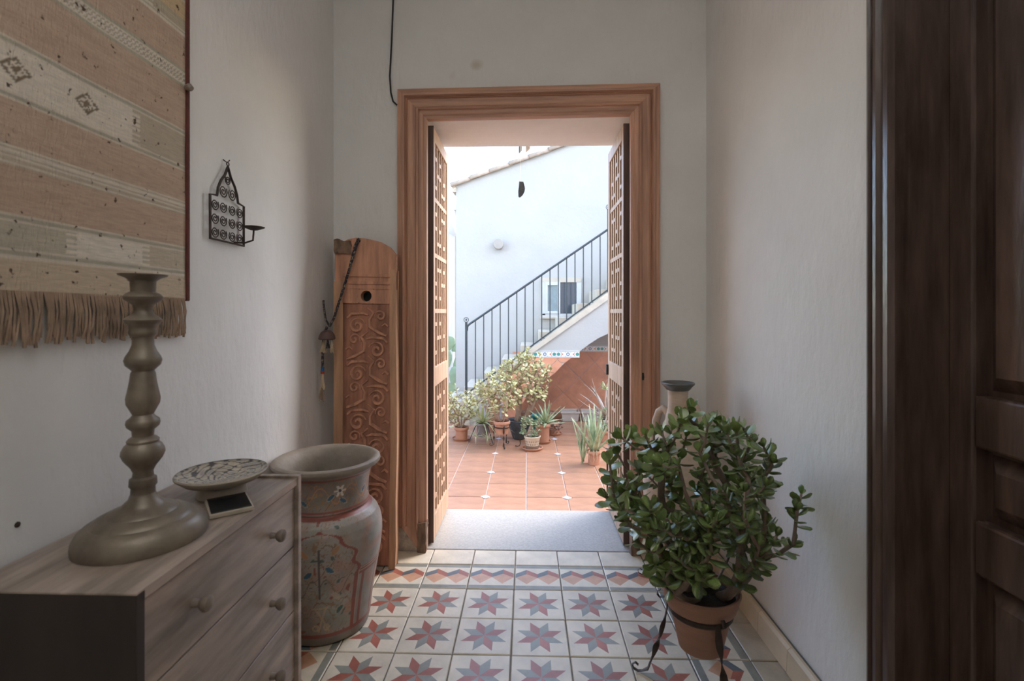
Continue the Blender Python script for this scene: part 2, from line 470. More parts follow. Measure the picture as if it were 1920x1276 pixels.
# ------------------------------------------------------------------ patio door frame (moulded casing)
FX0, FX1, FZ0, FZ1 = -.632, .640, 2.253, 2.112      # outer left, outer right, outer top, inner top
IX0, IX1 = -.491, .503
prof = [(0, 0), (0, .030), (.022, .040), (.030, .049), (.038, .049), (.044, .036), (.050, .042), (.053, .034), (.058, .034),
        (.088, .036), (.096, .044), (.103, .040), (.106, .028), (.124, .026), (.130, .018), (.141, .016), (.141, -.02)]
frame = struct(bpy.data.objects.new('trim_1', None)); col.objects.link(frame)
def casing(side):
    mb = MB(); n = len(prof); vs = []
    for (u, v) in prof:
        y = YB - v - .004
        if side == 'left': ends = [(FX0 + u, y, .125 if u < .104 else .0), (FX0 + u, y, FZ0 - u)]
        elif side == 'right': ends = [(FX1 - u * .972, y, .125 if u < .104 else .0), (FX1 - u * .972, y, FZ0 + .012 - u)]
        else: ends = [(FX0 + u, y, FZ0 - u), (FX1 - u * .972, y, FZ0 + .012 - u)]
        vs += ends
    fs = [(2 * i, 2 * i + 1, 2 * i + 3, 2 * i + 2) for i in range(n - 1)]
    fs += [tuple(2 * i for i in range(n)), tuple(2 * i + 1 for i in range(n))[::-1]]
    mb.add(vs, fs)
    return mb
casing('left').build('jamb_casing', M['frame_wood'], frame)
casing('right').build('jamb_casing', M['frame_wood'], frame)
casing('top').build('head_casing', M['frame_wood_h'], frame)
# worn plaster plinths and eroded wood at the feet of the casing
def rough_block(x0, x1, y0, y1, z0, z1, amp, seed, nx=6, ny=3, nz=7):
    mb = MB()
    import itertools
    def P(i, j, k):
        p = Vector((x0 + (x1 - x0) * i / nx, y0 + (y1 - y0) * j / ny, z0 + (z1 - z0) * k / nz))
        d = noise.noise_vector(p * 28 + Vector((seed, 0, 0))) * amp
        if k == 0: d.z = 0
        return p + d
    def face(fn, a, b):
        vs = [fn(i, j) for j in range(b + 1) for i in range(a + 1)]
        fs = [(j * (a + 1) + i, j * (a + 1) + i + 1, (j + 1) * (a + 1) + i + 1, (j + 1) * (a + 1) + i) for j in range(b) for i in range(a)]
        mb.add(vs, fs)
    face(lambda i, k: P(i, 0, k), nx, nz); face(lambda i, k: P(i, ny, k), nx, nz)
    face(lambda j, k: P(0, j, k), ny, nz); face(lambda j, k: P(nx, j, k), ny, nz)
    face(lambda i, j: P(i, j, nz), nx, ny); face(lambda i, j: P(i, j, 0), nx, ny)
    return mb
M['worn_plinth'] = mat('worn_plaster_plinth', (.40, .33, .27), .9, .35, 14, bump=.7, bscale=30, spots=(12, .62, (.55, .50, .44)))
for s, xa, xb, xc in ((-1, FX0 + .004, FX0 + .100, FX0 + .143), (1, FX1 - .004, FX1 - .098, FX1 - .139)):
    rough_block(min(xa, xb), max(xa, xb), YB - .030, YB - .004, .001, .128, .006, s * 3).build('plinth', M['worn_plinth'], frame, True)
    rough_block(min(xb, xc), max(xb, xc), YB - .046, YB - .006, .001, .145, .008, s * 7).build('eroded_foot', M['old_wood'], frame, True)
# iron keyhole on the right jamb, latch bits
MB().tube([(FX1 - .085, YB - .043, z) for z in (.84, .855, .875)], [.004, .006, .004], 6).build('keyhole', M['black'], frame)

# ------------------------------------------------------------------ lattice door leaves, folded back into the reveal
def door_leaf(name, label, xs, face):
    """leaf lies in a plane of constant x, from y=2.455 to y=2.925; face = +1 looks towards +x"""
    root = struct(bpy.data.objects.new(name, None)); col.objects.link(root)
    root['label'] = label
    y0, y1, z0, z1 = 2.452, 2.925, .012, 2.098
    xa, xb = xs
    st = .052
    fr = M['leaf_wood']
    MB().box(xa, xb, y0 + .004, y0 + st, z0, z1).build('stile', fr, root, bevel=.003)
    MB().box(xa, xb, y1 - st, y1, z0, z1).build('stile', fr, root, bevel=.003)
    MB().box(xa - .001, xb + .001, y0, y0 + .004, z0, z1).build('shaded_edge', M['leaf_edge'], root)  # edge facing the hall, its shade laid on as darker colour
    for a, b in ((z0, .13), (.785, .885), (z1 - .065, z1)):
        MB().box(xa, xb, y0 + st, y1 - st, a, b).build('rail', fr, root, bevel=.003)
    xm = (xa + xb) / 2
    bw = .009
    f0, f1 = (xm - .012, xm + .012)
    ya, yb = y0 + st, y1 - st
    n = 6
    ys = [ya + (yb - ya) * (i + .5) / n for i in range(n)]
    def bar(yc0, yc1, za, zb, dx=0):
        MB().box(f0 + dx, f1 + dx, yc0, yc1, za, zb).build('lattice_bar', fr, root)
    for (pa, pb, lev) in ((.885, 2.033, 4), (.13, .785, 2)):
        for i, y in enumerate(ys): bar(y - bw, y + bw, pa, pb)
        hgt = (pb - pa) / lev
        for l in range(lev):
            zc = pa + hgt * l
            if l: bar(ya, yb, zc - .011, zc + .011, .003 * face)
            for i in range(n - 1):                          # short ties make the basket pattern
                zz = zc + hgt * ((.24, .5, .76)[(i + l) % 3])
                bar(ys[i] + bw, ys[i + 1] - bw, zz - .010, zz + .010, .001 * face)
                if i % 2 == 0:
                    zz = zc + hgt * ((.76, .24, .5)[(i + l) % 3])
                    bar(ys[i] + bw, ys[i + 1] - bw, zz - .010, zz + .010, .001 * face)
        bar(ya, ya + .012, pa, pb); bar(yb - .012, yb, pa, pb)
    return root
dl = door_leaf('door_1', 'open wooden lattice door leaf on the carved plank side of the doorway', (-.507, -.468), 1)
dr = door_leaf('door_2', 'open wooden lattice door leaf on the jade plant side of the doorway', (.478, .517), -1)
MB().box(.466, .480, 2.905, 2.93, .80, .86).build('latch', M['iron'], dr)
MB().tube([(.476, 2.93, z) for z in (.03, .35)], .006, 6).build('bolt', M['iron'], dr)

# ------------------------------------------------------------------ dark panelled door in the right wall
trim2 = struct(bpy.data.objects.new('trim_2', None)); col.objects.link(trim2)
cprof = [(1.252, 0), (1.252, .020), (1.246, .030), (1.236, .034), (1.230, .022), (1.224, .022), (1.216, .036), (1.206, .036), (1.200, .024), (1.190, .030), (1.176, .030), (1.160, .024), (1.160, 0)]
MB().prism([(XR - b, a) for a, b in cprof], 0, 2.30, 'z').build('jamb_casing', M['dark_door'], trim2)
MB().prism([(XR - b, 1.38 - a) for a, b in cprof], 0, 2.30, 'z').build('jamb_casing', M['dark_door'], trim2)
MB().prism([(XR - b, 2.2 + 1.16 - 1.16 + (a - 1.16)) for a, b in cprof], .13, 1.252, 'y').build('head_casing', M['dark_door'], trim2)
MB().box(XR - .002, XR + .1, 1.145, 1.162, 0, 2.3).build('jamb_lining', M['dark_door'], trim2)
MB().box(XR - .002, XR + .1, .218, .235, 0, 2.3).build('jamb_lining', M['dark_door'], trim2)
door3 = struct(bpy.data.objects.new('door_3', None)); col.objects.link(door3)
DX = .953
def dbox(n, y0, y1, z0, z1, dx=0, th=.04, bev=.006):
    return MB().box(DX + dx, DX + dx + th, y0, y1, z0, z1).build(n, M['dark_door'], door3, bevel=bev)
dbox('stile', 1.082, 1.146, .01, 2.2); dbox('stile', .235, .31, .01, 2.2); dbox('stile', .655, .735, .01, 2.2)
for a, b in ((.01, .16), (.605, .72), (.874, .985), (2.08, 2.2)):
    dbox('rail', .735, 1.082, a, b); dbox('rail', .31, .655, a, b)
def raised_panel(y0, y1, z0, z1):
    m1, m2 = .012, .042
    a = DX + .030; b = DX + .008
    vs = [(a, y0, z0), (a, y1, z0), (a, y1, z1), (a, y0, z1), (a, y0 + m1, z0 + m1), (a, y1 - m1, z0 + m1), (a, y1 - m1, z1 - m1), (a, y0 + m1, z1 - m1),
          (b, y0 + m2, z0 + m2), (b, y1 - m2, z0 + m2), (b, y1 - m2, z1 - m2), (b, y0 + m2, z1 - m2)]
    fs = [(i, (i + 1) % 4, (i + 1) % 4 + 4, i + 4) for i in range(4)] + [(i + 4, (i + 1) % 4 + 4, (i + 1) % 4 + 8, i + 8) for i in range(4)] + [(8, 9, 10, 11)]
    MB().add(vs, fs).build('panel', M['dark_door'], door3)
for ya, yb in ((.735, 1.082), (.31, .655)):
    for za, zb in ((.16, .605), (.72, .874), (.985, 2.08)): raised_panel(ya, yb, za, zb)
struct(MB().box(XR + .12, XR + .2, .2, 1.2, -.05, 2.3).build('wall_behind_door', M['chest_side']))

# ------------------------------------------------------------------ patio setting
PZ = -.2
patio = struct(MB().box(-3.2, 3.2, 2.92, 8.2, PZ - .1, PZ - .006).build('patio_floor', M['patio_grout']))
pw, pd = .3025, .2825
ptile = {}
def patio_tile_mesh(cut):
    """floor tile; cut = set of corners clipped for the little white insets"""
    x0, x1, y0, y1 = -pw / 2 + .003, pw / 2 - .003, -pd / 2 + .003, pd / 2 - .003
    c_ = .036
    poly = []
    for k, (x, y) in enumerate(((x0, y0), (x1, y0), (x1, y1), (x0, y1))):
        if k in cut:
            nx = (c_, 0) if k in (0, 2) else (0, c_)
            sx, sy = (1 if x < 0 else -1), (1 if y < 0 else -1)
            a, b = (x + sx * c_, y), (x, y + sy * c_)
            poly += ([b, a] if k in (0, 2) else [a, b])
        else: poly.append((x, y))
    mb = MB(); n = len(poly)
    e = .004
    ins = [(x * (1 - e / .15), y * (1 - e / .14)) for x, y in poly]
    vs = [(x, y, -.02) for x, y in poly] + [(x, y, -.003) for x, y in poly] + [(x, y, 0) for x, y in ins]
    fs = [(i, (i + 1) % n, (i + 1) % n + n, i + n) for i in range(n)] + [(i + n, (i + 1) % n + n, (i + 1) % n + 2 * n, i + 2 * n) for i in range(n)] + [tuple(range(2 * n, 3 * n))]
    return mb.add(vs, fs).mesh('tile', M['patio_tile'])
for ix in range(-6, 6):
    for iy in range(-2, 11):
        xc = -.005 + pw * (ix + .5); yc = 3.65 + pd * (iy + .5)
        if yc - pd / 2 < 2.9: continue
        cut = set()
        for k, (gx, gy) in enumerate(((ix, iy), (ix + 1, iy), (ix + 1, iy + 1), (ix, iy + 1))):
            if gx % 2 and gy % 2 == 0: cut.add(k)
        key = tuple(sorted(cut))
        if key not in ptile: ptile[key] = patio_tile_mesh(cut)
        obj('tile', ptile[key], patio, loc=(xc, yc, PZ + rt.uniform(-.001, .001)))
ins_me = MB().add([(.034, 0, 0), (0, .034, 0), (-.034, 0, 0), (0, -.034, 0)], [(0, 1, 2, 3)]).mesh('inset_tile', M['inset'])
for ix in range(-5, 7, 2):
    for iy in range(-2, 11, 2):
        obj('inset_tile', ins_me, patio, loc=(-.005 + pw * ix, 3.65 + pd * iy, PZ + .0005))

# far wall with raking top, side walls, further wall on the left
def rake(x): return 2.955 + .352 * (x + .997)
far = struct(MB().prism([(-.997, -.3), (3.2, -.3), (3.2, rake(3.2)), (-.997, rake(-.997))], 6.9, 7.2, 'y').build('wall_patio_far', M['plaster_out']))
struct(MB().box(-2.0, -.6, 8.0, 8.2, -.3, 2.86).build('wall_patio_beyond', M['plaster_out']))
struct(MB().box(-3.4, -3.2, 2.92, 8.2, -.3, 1.0).build('wall_patio_left', M['plaster_out']))
struct(MB().box(3.2, 3.4, 2.92, 8.2, -.3, 1.6).build('wall_patio_right', M['plaster_out']))
# barrel roof tiles along the rake
rg = struct(bpy.data.objects.new('roof_verge', None)); col.objects.link(rg)
sl = math.atan(.352)
def barrel(length, r0, r1, th=.012, seg=9):
    mb = MB(); vs = []
    for (t, r) in ((0, r0), (1, r1)):
        for rr in (r, r - th):
            for k in range(seg + 1):
                a = math.pi * k / seg
                vs.append((t * length, rr * math.cos(a), rr * math.sin(a)))
    n = seg + 1
    fs = []
    for k in range(seg):
        fs += [(k, k + 1, 2 * n + k + 1, 2 * n + k), (n + k, 3 * n + k, 3 * n + k + 1, n + k + 1),
               (k, n + k, n + k + 1, k + 1), (2 * n + k, 2 * n + k + 1, 3 * n + k + 1, 3 * n + k)]
    fs += [(0, 2 * n, 3 * n, n), (seg, n + seg, 3 * n + seg, 2 * n + seg)]
    return mb.add(vs, fs).mesh('roof_tile', M['roof_tile'], True)
bar_me = barrel(.33, .085, .07)
for i in range(14):
    x = -1.06 + .275 * i
    for yy in (6.93, 7.11):
        obj('roof_tile', bar_me, rg, M=Matrix.Translation((x, yy, rake(x) - .012 + .004 * (i % 2))) @ Matrix.Rotation(-sl, 4, 'Y'))
rough_block(-1.045, -.99, 6.88, 7.1, 2.86, 3.0, .014, 5).build('mortar_end', M['cream_stone'], rg)

# stair: body, curb, steps, dado tiles
AP = [(-.16, -.2), (-.10, .0), (.02, .17), (.17, .31), (.337, .435), (.455, .556), (.535, .618), (.648, .706), (.755, .786), (.865, .858), (1.005, .925), (1.25, 1.0), (1.6, 1.05), (2.2, 1.06)]
def cb(x): return .70 + .712 * (x - .10)
def ct(x): return .75 + .736 * (x - .078)
stair = struct(bpy.data.objects.new('patio_stair', None)); col.objects.link(stair)
body = [(-.78, -.2), (-.78, cb(-.78))] + [(2.2, cb(2.2))] + AP[::-1]
MB().prism(body, 6.0, 6.895, 'y').build('stair_body', M['plaster_out'], stair)
MB().prism([(-.80, -.2), (-.80, ct(-.80)), (2.2, ct(2.2)), (2.2, cb(2.2)), (-.70, cb(-.70)), (-.70, -.2)], 5.975, 6.10, 'y').build('curb', M['cream_stone'], stair)
for i in range(12):
    x = -1.02 + .235 * i
    MB().box(x, x + .27, 6.11, 6.89, max(-.2, cb(x) - .2), ct(x) + .13).build('step', M['cream_stone'], stair, bevel=.008)
def arch_x(z):
    for (xa, za), (xb, zb) in zip(AP, AP[1:]):
        if za <= z <= zb: return xa + (xb - xa) * (z - za) / (zb - za + 1e-9)
    return 9 if z > AP[-1][1] else AP[0][0]
def dado(parent, y, x0, x1, z0, z1, clip, off=(0, 0), lclip=lambda z: -9):
    s_ = .215                                           # half diagonal of a 30 cm tile
    MB().prism([(max(x0, lclip(z0)), z0), (min(x1, clip(z0)), z0)] + [(min(x1, clip(z0 + (z1 - z0) * k / 12)), z0 + (z1 - z0) * k / 12) for k in range(1, 13)] + [(max(x0, lclip(z1)), z1)], y - .002, y + .0005, 'y').build('grout_bed', M['patio_grout'], parent)
    for i in range(-14, 15):
        for j in range(-8, 9):
            cx, cz = off[0] + s_ * i, off[1] + s_ * j
            if (i + j) % 2: continue
            h = s_ - .005
            za, zb = max(cz - h, z0), min(cz + h, z1)
            if zb - za < .01: continue
            ks = sorted(set([za, zb] + ([cz] if za < cz < zb else []) + [za + (zb - za) * k / 8 for k in range(1, 8)]))
            lft, rgt = [], []
            for z in ks:
                w = h - abs(z - cz)
                a, b = max(cx - w, x0, lclip(z)), min(cx + w, x1, clip(z))
                if b - a > 1e-4: lft.append((a, z)); rgt.append((b, z))
                elif b - a > -1e-6 and z in (ks[0], ks[-1]): rgt.append(((a + b) / 2, z))
            if len(rgt) < 2 or not lft: continue
            poly = rgt + lft[::-1]
            pp = []
            for p in poly:
                if not pp or math.dist(p, pp[-1]) > 5e-4: pp.append(p)
            if len(pp) > 2 and math.dist(pp[0], pp[-1]) < 5e-4: pp.pop()
            if len(pp) < 3: continue
            MB().prism(pp, y - .008, y - .001, 'y').build('tile', M['dado_tile'], parent)
dado(stair, 6.0, -.30, 1.0, PZ, .622, arch_x, (.155, .60), lambda z: (z - .70) / .712 + .12)
dado(far, 6.9, -.2, 2.2, PZ, .624, lambda z: 9, (.51, .27))
# painted border tiles
def border_tile(w, h):
    mb = MB().box(0, w, 0, .010, 0, h, 0)
    y = -.0006
    def q(pts, mi): mb.add([(a * w, y, b * h) for a, b in pts], [tuple(range(len(pts)))], mi)
    for b in (.06, .90): q([(0.01, b), (.99, b), (.99, b + .05), (.01, b + .05)], 2)
    def disc(cx, r, mi, n=8, cz=.5): q([(cx + r * math.cos(2 * math.pi * k / n) * h / w, cz + r * math.sin(2 * math.pi * k / n)) for k in range(n)], mi)
    disc(.09, .26, 1); disc(.91, .26, 1)
    for s in (1, -1):
        c0 = .5 - s * .25
        q([(c0 - s * .07, .24), (c0 + s * .06, .5), (c0 - s * .07, .76), (c0 - s * .015, .5)][::s], 3)
    for k in range(8):
        a = 2 * math.pi * k / 8
        cx, cz, r = .5 + .19 * math.cos(a) * h / w, .5 + .19 * math.sin(a), .085
        q([(cx + r * math.cos(2 * math.pi * j / 6) * h / w, cz + r * math.sin(2 * math.pi * j / 6)) for j in range(6)], 2)
    for cx in (.38, .62, .2, .8):
        disc(cx, .05, 2, 6, .22); disc(cx, .05, 2, 6, .78)
    return mb
bme = border_tile(.278, .084).mesh('border_tile', [M['border_white'], M['b_green'], M['b_blue'], M['b_orange']])
for i in range(0, 3):
    x = .078 + .28 * i
    lim = .64
    if x + .278 > lim:                                   # the last one is cut by the arch
        w = (lim - .01 - x)
        if w < .05: continue
        me2 = border_tile(.278, .084)
        me2.v = [(min(a, w - .0 + .1 * (c - .084)), b, c) for a, b, c in me2.v]
        obj('border_tile', me2.mesh('border_tile', [M['border_white'], M['b_green'], M['b_blue'], M['b_orange']]), stair, loc=(x, 5.990, .622))
    else: obj('border_tile', bme, stair, loc=(x, 5.990, .622))
for i in range(0, 7): obj('border_tile', bme, far, loc=(.18 + .28 * i, 6.890, .624))

# iron railing of the stair
rail = thing('stair_railing', 'black iron railing with thin balusters climbing the patio stair', 'railing', (-.745, 6.03, .15))
def rl(mb, n): 
    mb.v = [(a + .745, b - 6.03, c - .15) for a, b, c in mb.v]
    return mb.build(n, M['black_iron'], rail, True)
def rtop(x): return 1.03 - .03 + .6815 * (x + .745)
def rbot(x): return .777 + .736 * (x - .078)
for x, zt in ((-.745, 1.05), (.992, 2.42)):
    rl(MB().tube([(x, 6.03, ct(x) - .02), (x, 6.03, zt)], .016, 8), 'newel')
    rl(MB().tube([(x + .028 * math.cos(a), 6.03, zt + .03 + .028 * math.sin(a)) for a in [2 * math.pi * k / 14 for k in range(14)]], .0045, 5, closed=True), 'newel_ring')
    rl(MB().lathe([(0, 0), (.010, .006), (.012, .016), (.008, .026), (0, .03)], 8, (x, 6.03, zt + .015)), 'newel_ball')
rl(MB().tube([(-.735, 6.03, rtop(-.735) - .06), (-.73, 6.03, rtop(-.73) - .01), (-.70, 6.03, rtop(-.70)), (2.1, 6.03, rtop(2.1))], .013, 8), 'handrail')
rl(MB().tube([(-.735, 6.03, rbot(-.735)), (2.1, 6.03, rbot(2.1))], .009, 6), 'bottom_rail')
for i in range(26):
    x = -.632 + .1015 * i
    rl(MB().tube([(x, 6.03, rbot(x)), (x, 6.03, rtop(x))], .0068, 6), 'baluster')
for x in (.20, .79):
    rl(MB().tube([(x + .027 * math.cos(a), 6.02, rbot(x) - .035 + .027 * math.sin(a)) for a in [2 * math.pi * k / 14 for k in range(14)]], .004, 5, closed=True), 'ring')

# window in the far wall
win = struct(bpy.data.objects.new('window_1', None)); col.objects.link(win)
wx0, wx1, wz0, wz1 = .235, .735, 1.135, 1.635
for a in ((wx0 - .025, wx0 + .02, wz0, wz1), (wx1 - .045, wx1 + .02, wz0, wz1), (wx0 - .02, wx1 + .02, wz1 - .045, wz1 + .02), (wx0 - .02, wx1 + .02, wz0 - .02, wz0 + .02)):
    MB().box(a[0], a[1], 6.865 if a[3] < 1.65 else 6.862, 6.8995, a[2], a[3]).build('window_frame', M['white_metal'] if a[3] < 1.65 else M['cream_stone'], win)
for a in ((wx0 + .02, wx0 + .055, wz0 + .02, wz1 - .045), (.425, .462, wz0 + .02, wz1 - .045), (wx0 + .055, .425, wz1 - .085, wz1 - .045), (wx0 + .055, .425, wz0 + .02, wz0 + .055)):
    MB().box(a[0], a[1], 6.852, 6.88, a[2], a[3]).build('sash', M['white_metal'], win, bevel=.002)
MB().box(wx0 + .055, .425, 6.872, 6.878, wz0 + .055, wz1 - .085).build('pane', M['frost'], win)
MB().box(.462, wx1 - .045, 6.885, 6.892, wz0 + .02, wz1 - .045).build('pane', M['glass'], win)
MB().box(wx0 - .05, wx1 + .04, 6.84, 6.9, wz0 - .05, wz0 - .02).build('window_sill', M['cream_stone'], win, bevel=.004)

# round wall lamp, gutter and downpipe
lamp = thing('wall_lamp', 'round white drum lamp fixed to the white patio wall', 'lamp', (-.396, 6.9, 2.117))
MB().lathe([(0, 0), (.07, 0), (.07, .02)], 28).xf(Matrix.Rotation(R(90), 4, 'X')).build('back_plate', M['white_metal'], lamp, True)
MB().lathe([(.066, .02), (.073, .03), (.073, .10), (.066, .108), (0, .11)], 28).xf(Matrix.Rotation(R(90), 4, 'X')).build('shade', M['lamp_white'], lamp, True)
gut = thing('downpipe', 'white gutter with fat bent downpipe on the wall beyond the patio', 'pipe', (-1.2, 7.86, 0))
MB().prism([(-.09, 2.80), (-.09, 2.90), (-.075, 2.90), (-.075, 2.815), (0, 2.815), (.02, 2.9), (.035, 2.9), (.02, 2.80)], -.8, .2, 'x').build('gutter', M['white_metal'], gut)
MB().tube([(-.02, -.03, 2.80), (-.02, -.03, 2.70), (0, -.05, 2.56), (.03, -.02, 2.48), (.035, .02, 2.44)], .085, 12).build('elbow', M['white_metal'], gut, True)
MB().tube([(.0, 0, 2.5), (.0, 0, -.2)], .05, 12).build('pipe', M['white_metal'], gut, True)

# ------------------------------------------------------------------ wall rug with fringe
RY0, RY1, RZ0, RZ1 = .55, 1.340, 1.198, 2.45
brown, beige, cream_, sage, tan, dgreen = (.46, .34, .255), (.47, .40, .31), (.64, .575, .475), (.42, .385, .30), (.54, .41, .26), (.29, .27, .205)
stripes = [(1.198, 1.262, 'tan2'), (1.262, 1.345, 'patchA'), (1.345, 1.43, 'brown'), (1.43, 1.47, 'lines'), (1.47, 1.552, 'brown'),
           (1.552, 1.667, 'diamonds'), (1.667, 1.783, 'brown'), (1.783, 1.833, 'zig'), (1.833, 1.925, 'brown'), (1.925, 2.035, 'patchB'),
           (2.035, 2.10, 'brown'), (2.10, 2.15, 'zig'), (2.15, 2.25, 'brown'), (2.25, 2.35, 'lines'), (2.35, 2.46, 'brown')]
def rug_paint(co):
    y, z = co.y, co.z
    k = next((s for s in stripes if s[0] <= z < s[1]), stripes[-1])
    t = (z - k[0]) / (k[1] - k[0])
    edge = min(z - k[0], k[1] - z)
    kind = k[2]
    jag = .012 * (1 if int(z / .006) % 2 else -1)
    if kind == 'brown': return mixc(brown, (.53, .395, .30), .5 + .5 * noise.noise(Vector((y * 2, z * 40, 0))))
    if kind == 'tan2': return (.55, .45, .335)
    if kind == 'lines': return cream_ if int(z / .005) % 2 else beige
    if kind == 'zig':
        if edge < .007: return sage
        if edge < .012: return cream_
        return (.68, .62, .53) if (int(y / .006) + int(z / .006)) % 2 else (.42, .36, .28)
    if edge < .006: return cream_
    if edge < .012: return sage
    if edge < .016: return cream_
    if kind == 'patchA':
        if 1.0 + jag < y < 1.20 + jag: return (.70, .635, .53)
        return (.50, .435, .335) if y > 1.2 else (.48, .44, .345)
    if kind == 'diamonds':
        for cy in (.885, 1.035, .72):
            d = abs(y - cy) / .030 + abs(z - 1.612) / .024
            if .75 < d < 1.0 or d < .3 or (d < .75 and (int(y / .006) + int(z / .006)) % 3 == 0): return (.22, .17, .12)
        if y > 1.17 + jag: return beige
        return (.67, .60, .50)
    if y < 1.21 + jag: return (.66, .60, .50) if t < .5 else dgreen
    return tan if t > .42 else (.45, .385, .29)
rug = thing('wall_rug', 'striped beige and brown woven rug hung on the wall above the chest', 'rug', (XL, 1.0, 1.198))
ny, nz = 200, 330
mb = MB()
for j in range(nz + 1):
    for i in range(ny + 1):
        y = RY0 + (RY1 - RY0) * i / ny; z = RZ0 + (RZ1 - RZ0) * j / nz
        mb.v.append((XL + .012 + .003 * noise.noise(Vector((y * 6, z * 4, 1))), y, z))
mb.f = [(j * (ny + 1) + i, j * (ny + 1) + i + 1, (j + 1) * (ny + 1) + i + 1, (j + 1) * (ny + 1) + i) for j in range(nz) for i in range(ny)]
mb.m = [0] * len(mb.f)
mb.add([(XL + .002, a, b) for a, b in ((RY0, RZ0), (RY1, RZ0), (RY1, RZ1), (RY0, RZ1))] + [(XL + .012, a, b) for a, b in ((RY0, RZ0), (RY1, RZ0), (RY1, RZ1), (RY0, RZ1))],
       [(3, 2, 1, 0), (0, 1, 5, 4), (1, 2, 6, 5), (2, 3, 7, 6), (3, 0, 4, 7)])
me = mb.mesh('weave', M['rug'], True)
colour_attr(me, rug_paint)
ro = obj('weave', me, rug); ro.location = (-XL, -1.0, -1.198)
rf = random.Random(11)
mb = MB()
y = RY0
while y < RY1 - .004:
    L_ = rf.uniform(.085, .105); sw = rf.uniform(-.012, .012)
    pts = [(.012, y - 1.0, .004), (.014 + rf.uniform(0, .006), y - 1.0 + sw * .3, -L_ * .35), (.012 + rf.uniform(0, .008), y - 1.0 + sw * .8, -L_ * .75), (.014, y - 1.0 + sw + rf.uniform(-.004, .004), -L_)]
    mb.tube(pts, [.0022, .0024, .0026, .0030], 5)
    y += rf.uniform(.0032, .0052)
stuff(mb.build('fringe', M['fringe'], rug, True))
MB().box(.002, .018, RY1 - 1.0, RY1 - 1.0 + .012, -.004, 1.25).build('side_binding', M['rug_edge'], rug, bevel=.003)
tz = 1.783 - 1.198
mb = MB()
mb.tube([(.018, RY1 - 1.0 - .006, tz), (.03, RY1 - 1.0 - .008, tz), (.036, RY1 - 1.0 - .008, tz - .004)], [.007, .011, .007], 8)
mb.build('wooden_peg', M['knob'], rug, True)

# ------------------------------------------------------------------ wrought-iron wall sconce
sco = thing('wall_sconce', 'small scrolled wrought-iron candle sconce hung on the white wall beside the rug', 'sconce', (XL, 1.535, 1.385))
W_ = .088
def yz(pts, x=.012): return [(x, a, b) for a, b in pts]
outl = [(-W_, 0), (W_, 0), (W_, .132), (.055, .136), (.05, .16), (.036, .186), (.016, .208), (.004, .232), (0, .24), (-.004, .232), (-.016, .208), (-.036, .186), (-.05, .16), (-.055, .136), (-W_, .132)]
MB().tube(yz(outl), .0042, 5, closed=True).build('frame', M['iron'], sco)
MB().tube([(.012, .006 * math.cos(a), .248 + .006 * math.sin(a)) for a in [2 * math.pi * k / 10 for k in range(10)]], .0018, 5, closed=True).build('hanging_ring', M['iron'], sco)
MB().tube([(-.002, -.006, .262), (.010, 0, .252), (.014, .006, .262)], .0018, 5).build('nail', M['iron'], sco)
mb = MB()
for (cy, cz, r) in [(sx * .065 + ox, .022 + .042 * row, .0185) for row in range(3) for sx in (-1, 1) for ox in (0, -sx * .041)] + [(-.024, .156, .021), (.024, .156, .021), (0, .196, .015)]:
    sgn = 1 if cy < 0 else -1
    mb.tube(yz(spiral(cy, cz, .003, r, 0 if sgn > 0 else math.pi, 2.1 * sgn, 22)), .0019, 4)
mb.build('scrolls', M['iron'], sco)
MB().tube([(.012, .03, .004), (.04, .045, .004), (.062, .055, .014), (.064, .056, .046)], .0032, 5).build('bracket', M['iron'], sco)
MB().lathe([(0, .046), (.012, .048), (.032, .056), (.034, .058), (.012, .052), (0, .05)], 16, (.064, .056, 0)).build('candle_dish', M['iron'], sco, True)

# ------------------------------------------------------------------ chest of drawers and what stands on it
CX0, CX1, CY0, CY1, CZ = XL + .008, -.640, .789, 1.372, .700
chest = thing('chest_of_drawers', 'grey-brown stained wooden chest of drawers with round knobs under the wall rug', 'chest', (-.80, 1.08, 0))
def cbx(n, x0, x1, y0, y1, z0, z1, m='chest_wood', bev=.002):
    return MB().box(x0 + .80, x1 + .80, y0 - 1.08, y1 - 1.08, z0, z1).build(n, M[m], chest, bevel=bev)
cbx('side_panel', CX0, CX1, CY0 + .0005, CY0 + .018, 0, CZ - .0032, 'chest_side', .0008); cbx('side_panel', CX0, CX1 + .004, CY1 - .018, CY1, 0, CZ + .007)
MB().box(CX0 + .80, CX1 + .80, CY0 + .0185 - 1.08, CY1 - .018 - 1.08, CZ - .018, CZ).box(CX0 + .80, CX1 + .80, CY0 - 1.08, CY0 + .0185 - 1.08, CZ - .003, CZ).build('top', M['chest_wood'], chest)
cbx('back_panel', CX0, CX0 + .008, CY0 + .018, CY1 - .018, .02, CZ - .018)
cbx('plinth', CX0 + .02, CX1 - .02, CY0 + .018, CY1 - .018, 0, .145)
for (za, zb) in ((.517, .677), (.338, .513), (.150, .334)):
    d = cbx('drawer', CX0 + .02, CX1 - .006, CY0 + .021, CY1 - .021, za, zb)
    for yk in (.935, 1.226):
        k = MB().lathe([(0, 0), (.0085, 0), (.0075, .010), (.007, .013), (.012, .018), (.0155, .025), (.0145, .032), (.009, .036), (0, .037)], 16)
        k.xf(Matrix.Translation((CX1 - .006 + .80, yk - 1.08, (za + zb) / 2 + .002)) @ Matrix.Rotation(R(90), 4, 'Y'))
        k.build('knob', M['knob'], d, True)
chest.rotation_euler = (0, 0, 0)

